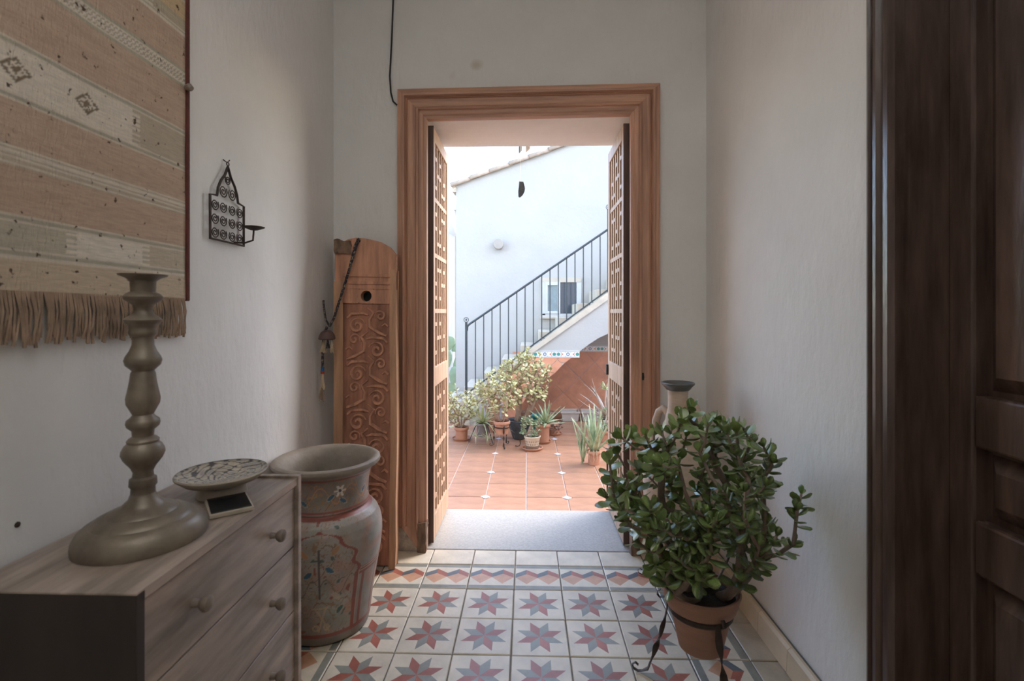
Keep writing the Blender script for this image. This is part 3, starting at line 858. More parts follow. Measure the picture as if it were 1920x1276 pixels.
# candlestick: turned profile read from its silhouette
cs = thing('candlestick', 'tall turned brass candlestick with wide domed base standing on the chest', 'candlestick', (-.785, .985, CZ + .001))
k_ = 1.0 / 2.277 * 1.02 / 924
def zc(y): return (1165 - y) * k_ * 1.0
stick = [(0, 60), (40, 62), (44, 56), (88, 55), (86, 60), (62, 70), (46, 82), (44, 128), (60, 136), (70, 148), (68, 160), (54, 170), (38, 182), (33, 206), (40, 222), (58, 234), (68, 246), (64, 258), (50, 268),
         (47, 284), (51, 296), (50, 306), (38, 318), (39, 350), (48, 376), (62, 400), (67, 416), (62, 436), (46, 452), (39, 460), (44, 470), (47, 500), (54, 540), (61, 575), (59, 598), (46, 625), (37, 644), (44, 654), (58, 666),
         (61, 680), (57, 694), (40, 710), (38, 734), (50, 742), (58, 752), (56, 762), (66, 772), (76, 792), (78, 808), (70, 828), (58, 846), (46, 862), (36, 884), (38, 904), (48, 912), (50, 940), (43, 950), (44, 975)]
foot = [(44, 975), (52, 996), (70, 1014), (74, 1020), (92, 1030), (120, 1042), (126, 1050), (132, 1049), (158, 1060), (172, 1068), (178, 1077), (186, 1077), (206, 1090), (222, 1106), (226, 1116), (233, 1128), (236, 1146), (234, 1165), (0, 1165)]
MB().lathe([(r * k_, zc(y)) for r, y in stick], 40).build('stem', M['brass'], cs, True)
MB().lathe([(r * k_, zc(y)) for r, y in foot], 48).build('base', M['brass'], cs, True)

# painted plate on its foot ring
pl = thing('plate', 'footed ceramic plate painted with dark scrolls lying on the chest', 'plate', (-.778, 1.236, CZ + .001))
MB().lathe([(.050, 0), (.058, 0), (.052, .024), (.046, .026), (.046, .004), (.050, 0)], 36).build('foot_ring', M['plate_clay'], pl, True)
seg, nr = 160, 56
pv = MB()
for k in range(seg):
    a = 2 * math.pi * k / seg
    for i in range(nr + 1):
        t = i / nr
        r = .103 * t
        z = .032 + .026 * t ** 2.2
        pv.v.append((r * math.cos(a), r * math.sin(a), z if i < nr else z - .001))
pv.f = [(k * (nr + 1) + i, ((k + 1) % seg) * (nr + 1) + i, ((k + 1) % seg) * (nr + 1) + i + 1, k * (nr + 1) + i + 1) for k in range(seg) for i in range(nr)]
pv.m = [0] * len(pv.f)
def plate_paint(co):
    r = math.hypot(co.x, co.y); a = math.atan2(co.y, co.x)
    dark, lite = (.06, .055, .055), (.50, .45, .36)
    if r > .097: return (.30, .27, .21) if int(a * 9) % 3 else dark
    w = math.sin(7 * a + 90 * r + 2.5 * noise.noise(Vector((co.x * 30, co.y * 30, 0)))) * math.sin(r * 190 + 2 * math.cos(4 * a))
    if abs(w) < .16: return dark
    if w > .72: return mixc(lite, (.20, .20, .24), .7)
    return mixc(lite, (.36, .31, .24), .5 + noise.noise(Vector((co.x * 60, co.y * 60, 3))))
me = pv.mesh('painted_face', M['plate'], True); colour_attr(me, plate_paint); obj('painted_face', me, pl)
MB().lathe([(.103, .058), (.105, .055), (.104, .051), (.085, .036), (.05, .024), (0, .022)], 60, cap=False).build('underside', M['plate_clay'], pl, True)

tt = thing('glazed_tile', 'small square black glazed tile with pale edges lying before the plate', 'tile', (-.705, 1.146, CZ + .001), rotz=R(-52))
MB().box(-.056, .056, -.045, .045, 0, .010).build('body', M['plate_clay'], tt, bevel=.002)
MB().box(-.052, .052, -.041, .041, .010, .0125).build('black_glaze', M['black_gloss'], tt, bevel=.001)

# ------------------------------------------------------------------ big painted jar
JX, JY = -.752, 1.835
jar = thing('painted_jar', 'large painted clay jar with flared rim standing beside the chest', 'jar', (JX, JY, .001))
jp = [(.0, .0), (.140, .0), (.150, .006), (.156, .03), (.162, .08), (.172, .15), (.185, .22), (.196, .285), (.201, .335), (.200, .365), (.194, .395), (.183, .42), (.168, .437), (.152, .447), (.149, .452),
      (.153, .458), (.150, .465), (.149, .49), (.151, .53), (.157, .565), (.168, .588)]
def smooth_prof(p, n):
    out = []
    for i in range(len(p) - 1):
        for k in range(n):
            t = k / n
            out.append((p[i][0] + (p[i + 1][0] - p[i][0]) * t, p[i][1] + (p[i + 1][1] - p[i][1]) * t))
    return out + [p[-1]]
dense = []
for a, b in zip(jp[1:], jp[2:]):
    n = max(1, int(math.dist(a, b) / .0032))
    dense += [(a[0] + (b[0] - a[0]) * k / n, a[1] + (b[1] - a[1]) * k / n) for k in range(n)]
dense = [(0, 0)] + dense + [jp[-1]]
jm = MB().lathe(dense, 360, cap=False)
def jar_paint(co):
    a = math.atan2(co.y, co.x); z = co.z
    r = math.hypot(co.x, co.y)
    base = mixc((.25, .215, .185), (.35, .315, .28), .5 + noise.noise(Vector((co.x * 9, co.y * 9, z * 7))))
    base = mixc(base, (.22, .26, .21), .9 * max(0, noise.noise(Vector((co.x * 16 + 5, co.y * 16, z * 13)))))
    base = mixc(base, (.36, .185, .13), 1.1 * max(0, noise.noise(Vector((co.x * 20, co.y * 20 + 9, z * 17)))))
    red, orange, blue, white, line = (.25, .08, .06), (.42, .22, .11), (.05, .12, .18), (.60, .54, .48), (.37, .30, .24)
    if z > .572 and z < .580: return red
    if .440 < z < .452 or .460 < z < .467: return red
    if z < .035: return (.20, .17, .14)
    if .035 < z < .050: return red
    u = a * .19                                            # metres round the belly
    f = -math.pi * .42                                     # direction that faces the hall
    if z > .467:                                           # neck: vine, drops and a white flower
        s = (a - f)
        fx, fz = (a - (f + .42)) * .152, z - .535
        rr = math.hypot(fx, fz); ph = math.atan2(fz, fx)
        if rr < .006: return (.08, .06, .07)
        if rr < .022 and math.cos(6 * ph) * .007 + .0165 > rr: return white
        for k in range(-7, 8):
            for (da, dz, sx) in ((.22, .515, 1), (.50, .497, -1)):
                bx, bz = (a - (f + da + k * .9)) * .152, z - dz
                q = (bx * .8 + sx * bz * .6) / .014, (bz * .8 - sx * bx * .6) / .0065
                qq = q[0] ** 2 + q[1] ** 2
                if qq < 1: return blue
                if qq < 1.7: return line
        v = math.sin(a * 9 + 1) * .030 + .522
        if abs(z - v) < .0032: return orange
        if abs(math.sin(a * 14 + z * 95) * .02 - (z - v)) < .0022 and abs(z - v) < .03: return orange
        if abs(math.sin(a * 23 - z * 120)) < .08 and abs(z - .50) < .03: return red
        n1 = noise.noise(Vector((co.x * 45, co.y * 45, z * 45)))
        if abs(n1) < .05: return (.33, .19, .09)
        return mixc(base, (.17, .135, .115), .5)
    # belly: lobed red arches with vines, petals and a looped sign
    seg_w = 2 * math.pi / 3
    la = ((a - f + seg_w / 2) % seg_w) - seg_w / 2
    x = la * .185
    zz = z
    half = .125 if zz < .25 else .125 * math.sqrt(max(0, 1 - ((zz - .25) / .155) ** 2)) + .010 * math.cos(zz * 95)
    if .05 < z < .415:
        d = abs(abs(x) - half)
        if d < .007: return red
        if d < .0095: return line
        if abs(x) > half and .236 < z < .262: return red if (z - .236) % .011 < .007 else line
        if abs(x) > half and z < .236 and abs(abs(x) - .155) < .006: return red
    if abs(x) < half or z > .415:
        for (px, pz, sx, c) in ((-.035, .272, 1, blue), (.032, .285, -1, blue), (-.055, .17, 1, line), (.055, .185, -1, line), (.07, .13, 1, (.06, .12, .11)), (-.045, .345, -1, orange), (.05, .35, 1, orange)):
            q = ((x - px) * .7 + sx * (z - pz) * .7) / .016, ((z - pz) * .7 - sx * (x - px) * .7) / .008
            qq = q[0] ** 2 + q[1] ** 2
            if qq < 1: return c
            if qq < 1.6: return line
        if abs(x) < .002 and .18 < z < .36: return (.11, .09, .08)
        gx, gz = x - .0, z - .105                          # looped sign near the foot
        ring = math.hypot(gx * 1.0, (gz - .012) * 1.1)
        if abs(gx) < .036 and abs(gz) < .046:
            if abs(gz - .040) < .004 and abs(gx) < .030: return (.40, .30, .2)
            if abs(gx - (gz - .04) * .32 - .02) < .0035: return (.40, .30, .2)
            if abs(gx + (gz - .02) * .55 + .004) < .0035 and gz < .035: return (.40, .30, .2)
            if abs(math.hypot(gx + .018, gz + .032) - .010) < .003: return (.40, .30, .2)
            if abs(math.hypot(gx - .022, gz + .030) - .010) < .003: return (.40, .30, .2)
        n1 = noise.noise(Vector((co.x * 42, co.y * 42, z * 42)))
        if abs(n1) < .035: return (.27, .17, .10)
        if n1 > .52: return (.10, .13, .115)
        if n1 < -.55: return (.25, .10, .07)
        w = abs(math.sin(x * 62) * .035 + .30 + .05 * math.sin(z * 40) - z)
        if w < .003: return (.20, .13, .10)
        for kk, (c0, h0) in enumerate(((.22, .03), (.14, .028))):
            if abs(math.sin(abs(x) * 75 + kk) * h0 + c0 - z) < .0026: return (.24, .15, .09) if kk else (.12, .13, .10)
        if abs(math.hypot(abs(x) - .06, z - .15) - .017) < .002: return line
    return base
me = jm.mesh('painted_body', M['jar'], True)
colour_attr(me, jar_paint)
obj('painted_body', me, jar)
MB().lathe([(.166, .584), (.176, .590), (.189, .598), (.194, .606), (.192, .615), (.184, .620), (.172, .618), (.158, .606), (.148, .58), (.140, .52), (.138, .45), (.17, .40), (.17, .2), (.12, .02), (0, .02)], 72, cap=False).build('rim', M['jar_rim'], jar, True)

# ------------------------------------------------------------------ carved plank leaning in the corner
pk = thing('carved_plank', 'tall carved old wooden plank with a round hole leaning in the corner', 'plank', (-.76, 2.24, 0))
lean = math.atan2(.085, 1.45)
PM = Matrix.Translation((0, 0, .004)) @ Matrix.Rotation(-lean, 4, 'X') @ Matrix.Rotation(R(1.2), 4, 'Y')
def pbuild(mb, n, m, smooth=False, bevel=0): return mb.xf(PM).build(n, M[m], pk, smooth, bevel)
out_l = [(-.140, 0), (-.142, .3), (-.140, .56), (-.149, .80), (-.158, 1.02), (-.168, 1.22), (-.176, 1.40), (-.178, 1.465)]
out_r = [(.158, 0), (.160, .06), (.150, .3), (.148, .55), (.137, .8), (.124, 1.05), (.117, 1.25), (.113, 1.435)]
toppts = [(-.165, 1.482), (-.14, 1.492), (-.12, 1.505), (-.08, 1.514), (-.045, 1.512), (-.01, 1.506), (.04, 1.495), (.08, 1.474)]
hole = [(.026 * math.cos(2 * math.pi * k / 20) - .022, .026 * math.sin(2 * math.pi * k / 20) + 1.238) for k in range(20)]
def lerp_edge(pts, z):
    for (a, b), (c, d) in zip(pts, pts[1:]):
        if b <= z <= d: return a + (c - a) * (z - b) / (d - b)
    return pts[-1][0] if z > pts[-1][1] else pts[0][0]
def lx(z): return lerp_edge(out_l, z)
def rx(z): return lerp_edge(out_r, z)
# board: front panel with a real hole, built in bands; slab 36 mm thick
def board(fn_l, fn_r, z0, z1, ya, yb, n):
    mb = MB()
    zs = [z0 + (z1 - z0) * i / n for i in range(n + 1)]
    poly = [(fn_r(z), z) for z in zs] + [(fn_l(z), z) for z in zs[::-1]]
    return mb.prism(poly, ya, yb, 'y')
pbuild(board(lambda z: lx(z) + .012, lambda z: rx(z) - .012, 0.006, 1.205, -.009, .022, 12), 'back_board', 'plank_ground')
mb = MB()
ring = hole
sqr = []
for k in range(20):
    a = 2 * math.pi * k / 20
    c_, s_ = math.cos(a), math.sin(a)
    z = 1.238 + max(-1, min(1, s_ * 1.4)) * .035
    x = -.022 + (max(-1, min(1, c_ * 1.4))) * .036
    sqr.append((x, z))
for y in (-.016, .022):
    vs = [(x, y, z) for x, z in ring] + [(x, y, z) for x, z in sqr]
    mb.add(vs, [(k, (k + 1) % 20, 20 + (k + 1) % 20, 20 + k) for k in range(20)])
mb.add([(x, y, z) for y in (-.016, .022) for x, z in ring], [(k, (k + 1) % 20, 20 + (k + 1) % 20, 20 + k) for k in range(20)])
za, zb = 1.203, 1.273
mb.prism([(lx(za) + .012, za), (-.058, za), (-.058, zb), (lx(zb) + .012, zb)], -.016, .022, 'y')
mb.prism([(.014, za), (rx(za) - .012, za), (rx(zb) - .012, zb), (.014, zb)], -.016, .022, 'y')
pbuild(mb, 'hole_board', 'plank')
pbuild(MB().prism([(rx(z) , z) for z in (1.272, 1.35, 1.435)] + toppts[::-1] + [(lx(z), z) for z in (1.465, 1.40, 1.34, 1.272)], -.020, .024, 'y'), 'top_board', 'plank')
pbuild(MB().prism([(x, z) for x, z in hole], .0225, .024, 'y'), 'hole_shade', 'black')  # black disc painted in for the darkness inside the hole
pbuild(board(lambda z: lx(z), lambda z: lx(z) + .034, 0, 1.30, -.024, .026, 14), 'edge_strip', 'plank_edge', bevel=.004)
pbuild(board(lambda z: rx(z) - .022, lambda z: rx(z), 0, 1.36, -.024, .026, 14), 'edge_strip', 'plank_edge', bevel=.004)
for z in (1.30, 1.335): pbuild(MB().box(lx(z) + .04, rx(z) - .026, -.026, -.019, z - .007, z + .007), 'moulding', 'plank')
# carved relief: flat scrolls and stems raised from the sunk panel
def relief(pts, r, flat=.4):
    n = len(pts)
    rs = [r * (.45 + .55 * math.sin(math.pi * min(1, (i + .6) / n * 1.15))) for i in range(n)]
    pbuild(MB().tube([(x, -.0125, z) for x, z in pts], rs, 6), 'carving', 'plank', True)
rc = random.Random(4)
zz = .09
side = 1
while zz < 1.16:
    cx = (lx(zz) + rx(zz)) / 2 + .006
    s = side
    relief(spiral(cx + s * .046, zz, .007, .040, 0 if s > 0 else math.pi, 1.45 * s), .0085)
    relief(spiral(cx - s * .062, zz + .048, .005, .028, math.pi / 2, -1.3 * s), .0065)
    relief([(cx - s * .095, zz - .045), (cx - s * .055, zz - .03), (cx - s * .015, zz - .005), (cx - s * .012, zz + .03), (cx - s * .03, zz + .06), (cx + s * .0, zz + .085)], .0095)
    relief([(cx + s * .095, zz + .035), (cx + s * .075, zz + .055), (cx + s * .02, zz + .058), (cx - s * .005, zz + .05)], .008)
    relief([(cx - s * .10, zz + .0), (cx - s * .085, zz + .012), (cx - s * .07, zz + .0)], .006)
    zz += .112; side = -side
# rough gnawed corner at the top
pbuild(rough_block(-.178, -.10, -.030, .020, 1.435, 1.497, .016, 9), 'gnawed_corner', 'old_wood', True)

# cord with gourd and tassels slung over the plank
cd = thing('tasselled_cord', 'braided cord with brown half gourd and wool tassels slung over the carved plank', 'cord', (-.90, 2.25, 1.07))
def cw(x, y, z): return (x + .90, y - 2.25, z - 1.07)
cpts = [(-.795, 2.345, 1.475), (-.795, 2.302, 1.508), (-.80, 2.285, 1.48), (-.825, 2.272, 1.37), (-.855, 2.252, 1.25), (-.885, 2.238, 1.14), (-.902, 2.228, 1.098)]
MB().tube([cw(*p) for p in cpts], [.009, .009, .0085, .0065, .006, .006, .006], 7).build('cord', M['dark_wool'], cd, True)
MB().tube([cw(*p) for p in [(-.902, 2.228, 1.10), (-.922, 2.232, 1.13), (-.938, 2.25, 1.19), (-.945, 2.262, 1.22)]], .005, 6).build('cord', M['dark_wool'], cd, True)
MB().tube([cw(*p) for p in [(-.912, 2.222, 1.098), (-.928, 2.224, 1.06), (-.934, 2.226, .98), (-.934, 2.226, .90)]], .0065, 6).build('cord', M['dark_wool'], cd, True)
MB().lathe([(0, .040), (.014, .038), (.027, .028), (.035, .012), (.037, 0), (.033, -.004), (0, -.002)], 24, cw(-.903, 2.20, 1.045)).build('half_gourd', M['gourd'], cd, True)
def tassel(n, x, y, z, L_, m, cnt, sp, seed):
    mb = MB(); q = random.Random(seed)
    for i in range(cnt):
        a = q.uniform(0, 6.28); rr = q.uniform(0, sp)
        mb.tube([cw(x, y, z), cw(x + .4 * rr * math.cos(a), y + .4 * rr * math.sin(a), z - L_ * .5), cw(x + rr * math.cos(a), y + rr * math.sin(a), z - L_ * q.uniform(.85, 1.05))], [.003, .0028, .0022], 4)
    stuff(mb.build(n, m, cd))
tassel('cream_tassel', -.918, 2.20, 1.042, .060, M['cream_wool'], 22, .017, 1)
tassel('cream_tassel', -.882, 2.20, 1.042, .062, M['cream_wool'], 12, .010, 2)
tassel('dark_tassel', -.898, 2.198, 1.042, .040, M['dark_wool'], 12, .010, 3)
MB().tube([cw(-.934, 2.226, .915), cw(-.934, 2.226, .895)], .008, 8).build('blue_binding', M['blue_wool'], cd, True)
MB().tube([cw(-.934, 2.226, .896), cw(-.934, 2.226, .884)], .009, 8).build('red_binding', M['red_wool'], cd, True)
tassel('cream_tassel', -.932, 2.222, .888, .075, M['cream_wool'], 18, .014, 4)
tassel('dark_tassel', -.936, 2.222, .86, .10, M['fringe'], 18, .015, 5)

# black cable on the back wall
tag(MB().tube([(-.660, YB - .006, 2.95), (-.660, YB - .006, 2.70), (-.668, YB - .006, 2.50), (-.677, YB - .006, 2.33), (-.672, YB - .006, 2.25), (-.660, YB - .008, 2.205), (-.640, YB - .012, 2.185)], .0042, 6).build('cable', M['cable'], None, True),
    'thin black cable running down the back wall to the door frame', 'cable')

# ------------------------------------------------------------------ plants
def jade_leaf_mesh(name, m, n=5):
    """thick obovate leaf, unit length along +x, width .62"""
    mb = MB(); xs = [0, .18, .42, .68, .88, 1.0]; ws = [.05, .14, .25, .31, .23, .05]
    vs = []
    for x, w in zip(xs, ws):
        z = -.10 * math.sin(x * 2.6) + .05
        t = .055 * math.sin(math.pi * min(1, x * .9 + .08)) + .01
        vs += [(x, -w, z + .02), (x, 0, z - t), (x, w, z + .02), (x, 0, z + t * .55)]
    fs = []
    for i in range(len(xs) - 1):
        for k in range(4): fs.append((i * 4 + k, i * 4 + (k + 1) % 4, (i + 1) * 4 + (k + 1) % 4, (i + 1) * 4 + k))
    fs += [(3, 2, 1, 0), tuple(len(vs) - 4 + k for k in range(4))]
    return mb.add(vs, fs).mesh(name, m, True)

def basis(d, roll=0):
    d = Vector(d).normalized()
    u = d.orthogonal().normalized()
    w = d.cross(u)
    return d, u * math.cos(roll) + w * math.sin(roll), w * math.cos(roll) - u * math.sin(roll)

def grow(seed, base_pts, centre, rad, ntips, rmin=.55, zlow=-.5, r_end=.0035, gain=1.0, sep=.55):
    """branch skeleton towards points filling an ellipsoid; returns edges (p, q, rp, rq) and tips (p, dir)"""
    q = random.Random(seed)
    C, Rr = Vector(centre), Vector(rad)
    tips = []
    tries = 0
    while len(tips) < ntips and tries < 6000:
        tries += 1
        v = Vector((q.gauss(0, 1), q.gauss(0, 1), q.gauss(0, 1))).normalized() * q.uniform(rmin, 1) ** .6
        if v.z < zlow: continue
        p = C + Vector((v.x * Rr.x, v.y * Rr.y, v.z * Rr.z))
        if any((p - t).length < sep * (Rr.x * Rr.y * Rr.z / ntips * 4) ** (1 / 3) for t in tips): continue
        tips.append(p)
    B = Vector(base_pts[0])
    tips.sort(key=lambda p: (p - B).length)
    nodes = []; par = []; depth = []
    for b in base_pts:
        nodes.append(Vector(b)); par.append(-1); depth.append(0)
    used = []
    for p in tips:
        best, bi = 1e9, 0
        for i, nn in enumerate(nodes):
            dd = p - nn
            if dd.length < .02: continue
            cost = dd.length + .45 * depth[i] + (.25 * max(0, nn.z - p.z))
            if par[i] >= 0:
                pd_ = (nn - nodes[par[i]]).normalized()
                cost += .22 * dd.length * (1 - pd_.dot(dd.normalized()))
            if cost < best: best, bi = cost, i
        a = nodes[bi]; dist = (p - a).length
        st = max(2, int(dist / (.05 * gain)))
        prev = bi
        lift = Vector((0, 0, 1)) * dist * .13
        for k in range(1, st + 1):
            t = k / st
            pt = a.lerp(p, t) - lift * math.sin(math.pi * t) * .9 + Vector((q.uniform(-1, 1), q.uniform(-1, 1), q.uniform(-1, 1))) * .006 * gain * (1 - t)
            nodes.append(pt); par.append(prev); depth.append(depth[prev] + dist / st)
            prev = len(nodes) - 1
        used.append(prev)
    load = [0.0] * len(nodes)
    for u in used:
        i = u
        while i >= 0:
            load[i] += 1; i = par[i]
    rad_ = [r_end * (max(1, l) ** .46) for l in load]
    edges = [(nodes[par[i]], nodes[i], min(rad_[par[i]], rad_[i] * 1.25), rad_[i]) for i in range(len(nodes)) if par[i] >= 0]
    out = [(nodes[u], (nodes[u] - nodes[par[u]]).normalized()) for u in used]
    return edges, out

def leaf_places(tips, seed, L0, pairs, up=.35):
    """matrices of leaves in crossed pairs round every tip"""
    q = random.Random(seed); out = []
    for p, d in tips:
        d = (Vector(d) + Vector((0, 0, up))).normalized()
        roll = q.uniform(0, 6.28)
        for k in range(pairs):
            opening = R(22 + 62 * (k / max(1, pairs - 1))) if pairs > 1 else R(50)
            back = L0 * .30 * k
            size = L0 * (.55 + .45 * min(1, (k + .6) / 2)) * q.uniform(.82, 1.12)
            for s in (0, math.pi):
                if q.random() < .07: continue
                ax, u, w = basis(d, roll + k * math.pi / 2 + s + q.uniform(-.25, .25))
                op = opening + q.uniform(-.2, .2)
                x = ax * math.cos(op) + u * math.sin(op)
                z = ax * math.sin(op) - u * math.cos(op)
                y = z.cross(x)
                Mx = Matrix((x, y, z)).transposed().to_4x4()
                out.append(Matrix.Translation(p - ax * back) @ Mx @ Matrix.Scale(size, 4))
    return out

def stems(edges, seg=7):
    mb = MB()
    for a, b, ra, rb in edges: mb.tube([a - (b - a) * .04, b + (b - a) * .04], [ra, rb], seg)
    return mb

def leaf_cloud(me, mats, name, m, parent):
    mb = MB()
    V = [v.co.copy() for v in me.vertices]; Fc = [tuple(p.vertices) for p in me.polygons]
    for Mx in mats: mb.add([Mx @ v for v in V], Fc)
    return stuff(mb.build(name, m, parent, True))

def pot_prof(rt_, rb, h, lip=.018, lh=.03, th=.008):
    return [(0, 0), (rb, 0), (rb + (rt_ - lip * .6 - rb) * (h - lh) / h, h - lh), (rt_ - .002, h - lh), (rt_, h - lh + .004), (rt_, h - .003), (rt_ - .003, h), (rt_ - th, h), (rt_ - th - .004, h - .02)]

# --- the hall's jade plant in its iron stand
HX, HY_ = .537, 1.545
jp_ = thing('jade_plant', 'big jade plant in a terracotta pot on the tiled hall floor', 'plant', (HX, HY_, .127))
MB().lathe([(0, 0), (.058, 0), (.064, .004), (.092, .128), (.101, .132), (.104, .137), (.116, .178), (.118, .184), (.114, .188), (.107, .186), (.100, .150), (0, .150)], 56).build('pot', M['terracotta_pot'], jp_, True)
MB().lathe([(0, .170), (.05, .172), (.102, .166), (.100, .152)], 40, cap=False).build('soil', M['soil'], jp_, True)
bases = [(.0, -.02, .165), (.035, .02, .165), (-.04, .015, .165), (.01, .045, .165), (-.02, -.045, .165), (.055, -.02, .165)]
edges, tips = grow(21, bases, (-.018, .0, .480), (.31, .265, .27), 165, .25, -.84, .0036, 1.0, .39)
stems(edges, 8).build('branches', M['stem'], jp_, True)
lm = jade_leaf_mesh('leaf', M['leaf'])
Ms = [m_ for m_ in leaf_places(tips, 5, .050, 4) if (Matrix.Translation((HX, HY_, .127)) @ m_).translation.x < XR - .02]
Ms.sort(key=lambda m_: m_.translation.y)
for m_ in Ms[:300]: obj('leaf', lm, jp_, M=m_)
leaf_cloud(lm, Ms[300:], 'further_leaves', M['leaf'], jp_)

ps = thing('plant_stand', 'wrought-iron tripod stand with twisted legs holding the terracotta pot of the jade plant', 'plant stand', (HX, HY_, 0))
rz_ = .245
def ring_r(z): return .064 + (.092 - .064) * (z - .131) / .124 + .003
MB().tube([(ring_r(rz_) * math.cos(2 * math.pi * k / 40), ring_r(rz_) * math.sin(2 * math.pi * k / 40), rz_) for k in range(40)], .0085, 6, flat=.35, closed=True, up=(0, 0, 1)).build('ring', M['iron'], ps)
def stand_leg(ang, rr, rfoot, ztop, parent, wid=.0095, name='leg'):
    c_, s_ = math.cos(ang), math.sin(ang)
    prof_ = [(rr + .026, ztop + .036), (rr + .034, ztop + .030), (rr + .036, ztop + .020), (rr + .028, ztop + .012), (rr + .014, ztop + .016), (rr + .006, ztop + .006), (rr + .005, ztop - .012)]
    n = 16
    for i in range(1, n + 1):
        t = i / n
        prof_.append((rr + .005 + (rfoot - rr - .02) * t ** 1.25, ztop - .012 - (ztop - .032) * t))
    prof_ += [(rfoot + .004, .008), (rfoot + .016, .0045), (rfoot + .030, .010), (rfoot + .034, .022), (rfoot + .024, .030), (rfoot + .015, .024)]
    tw = [0] * 7 + [math.pi * 2.0 * max(0, min(1, (i / n - .15) / .7)) for i in range(1, n + 1)] + [math.pi * 2] * 6
    rs = [wid * .7] * 5 + [wid] * 2 + [wid * (1.0 + .25 * math.sin(i * .9)) for i in range(1, n + 1)] + [wid * .7] * 6
    pts = [(a * c_, a * s_, z) for a, z in prof_]
    tx = Vector((-s_, c_, 0))
    return MB().tube(pts, rs, 6, flat=.28, up=tx, twist=tw).build(name, M['iron'], parent, True)
for a in (161, 281, 62): stand_leg(R(a), ring_r(rz_), .172, rz_, ps)

tag(rough_block(-.012, .012, -.008, .008, 0, .012, .004, 2, 3, 2, 2).build('pebble', M['pebble'], None, True), 'small pale chip of stone on the tiles by the iron stand', 'pebble').location = (.640, 1.56, .001)

# --- amphora behind the plant, in a low iron ring stand
am = thing('amphora', 'pale clay amphora with grey glazed flared rim and arched handles behind the jade plant', 'amphora', (.655, 2.16, .001))
MB().lathe([(0, .06), (.045, .06), (.07, .10), (.115, .22), (.145, .36), (.15, .45), (.135, .54), (.10, .61), (.06, .67), (.050, .71), (.042, .75), (.041, .79), (.043, .828)], 44, cap=False).build('body', M['amphora'], am, True)
MB().lathe([(.043, .826), (.049, .828), (.060, .843), (.069, .852), (.071, .857), (.067, .860), (.052, .848), (.039, .82), (.034, .72)], 44, cap=False).build('rim', M['amphora_rim'], am, True)
for sa, dz in ((-62, 0), (128, -.05)):
    c_, s_ = math.cos(R(sa)), math.sin(R(sa))
    MB().tube([(r * c_, r * s_, z + dz) for r, z in ((.040, .745), (.056, .775), (.076, .785), (.098, .768), (.116, .72), (.128, .65), (.128, .60), (.115, .57))], [.015, .016, .017, .017, .017, .016, .016, .017], 10).build('handle', M['amphora'], am, True)
ast = thing('amphora_stand', 'low iron ring stand with curled feet under the pale amphora', 'stand', (.655, 2.16, 0))
MB().tube([(.125 * math.cos(2 * math.pi * k / 32), .125 * math.sin(2 * math.pi * k / 32), .235) for k in range(32)], .006, 6, closed=True).build('ring', M['iron'], ast)
for a in (165, 285, 45): stand_leg(R(a), .122, .135, .235, ast, .006)
for k in (0, 1, 2): pass

# --- patio plants
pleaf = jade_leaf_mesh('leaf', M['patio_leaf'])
def pot(name, label, cat, loc, rt_, rb, h, m, saucer=0, group=None, prof_=None, extra=None):
    t = thing(name, label, cat, loc, group)
    z0 = .012 if saucer else 0
    if saucer: MB().lathe([(0, 0), (saucer * .85, 0), (saucer, .022), (saucer - .006, .022), (saucer * .83, .008), (0, .008)], 28).build('saucer', M['terracotta'], t, True)
    pm = prof_ or pot_prof(rt_, rb, h)
    MB().lathe([(r, z + z0) for r, z in pm], 32, cap=False).build('pot', m, t, True)
    MB().lathe([(0, h - .018 + z0), (rt_ - .01, h - .022 + z0)], 24, cap=False).build('soil', M['soil'], t, True)
    return t
def bush(t, seed, h, centre, rad, n, L0, m_leaf, pairs=3, rbase=.02, r_end=.0028, zlow=-.6, gain=1.0):
    q = random.Random(seed)
    bp = [(q.uniform(-rbase, rbase), q.uniform(-rbase, rbase), h) for _ in range(4)]
    ed, tp = grow(seed, bp, centre, rad, n, .35, zlow, r_end, gain, .42)
    stems(ed, 5).build('branches', M['patio_stem'], t, True)
    leaf_cloud(pleaf, leaf_places(tp, seed + 1, L0, pairs, .5), 'foliage', m_leaf, t)
def blade(L_, w, droop, m, name, parent, M4, lift=1.0, n=7, thick=.3):
    """one long tapering succulent or grass leaf, growing along +x and bending"""
    mb = MB(); pts = []; rs = []
    for i in range(n + 1):
        s = i / n
        pts.append((L_ * s * (1 - .18 * droop * s), 0, L_ * (lift * s * .0 - droop * s * s)))
        rs.append(w * ((.75 + .6 * s) if s < .25 else (.9 * (1 - (s - .25) / .75) ** .8) + .02))
    mb.tube(pts, rs, 6, flat=thick, up=(0, 1, 0))
    return obj(name, mb.mesh(name, m, True), parent, M=M4)
def rosette(t, seed, z, n, L_, w, m, el=(25, 80), droop=.15, name='leaf', thick=.3, az=None, off=(0, 0)):
    q = random.Random(seed)
    for i in range(n):
        a = (i * 2.399 + q.uniform(-.2, .2)) if az is None else q.uniform(*az)
        e = R(el[0] + (el[1] - el[0]) * (i / max(1, n - 1)) + q.uniform(-5, 5))
        l = L_ * q.uniform(.75, 1.08)
        M4 = Matrix.Translation((off[0], off[1], z)) @ Matrix.Rotation(a, 4, 'Z') @ Matrix.Rotation(-e, 4, 'Y')
        blade(l, w * q.uniform(.85, 1.1), droop * q.uniform(.4, 1.4) * (1 if i % 4 else -.4), m, name, t, M4, thick=thick)
PP = lambda x, y, z=0: (x, y, PZ + .001 + z)
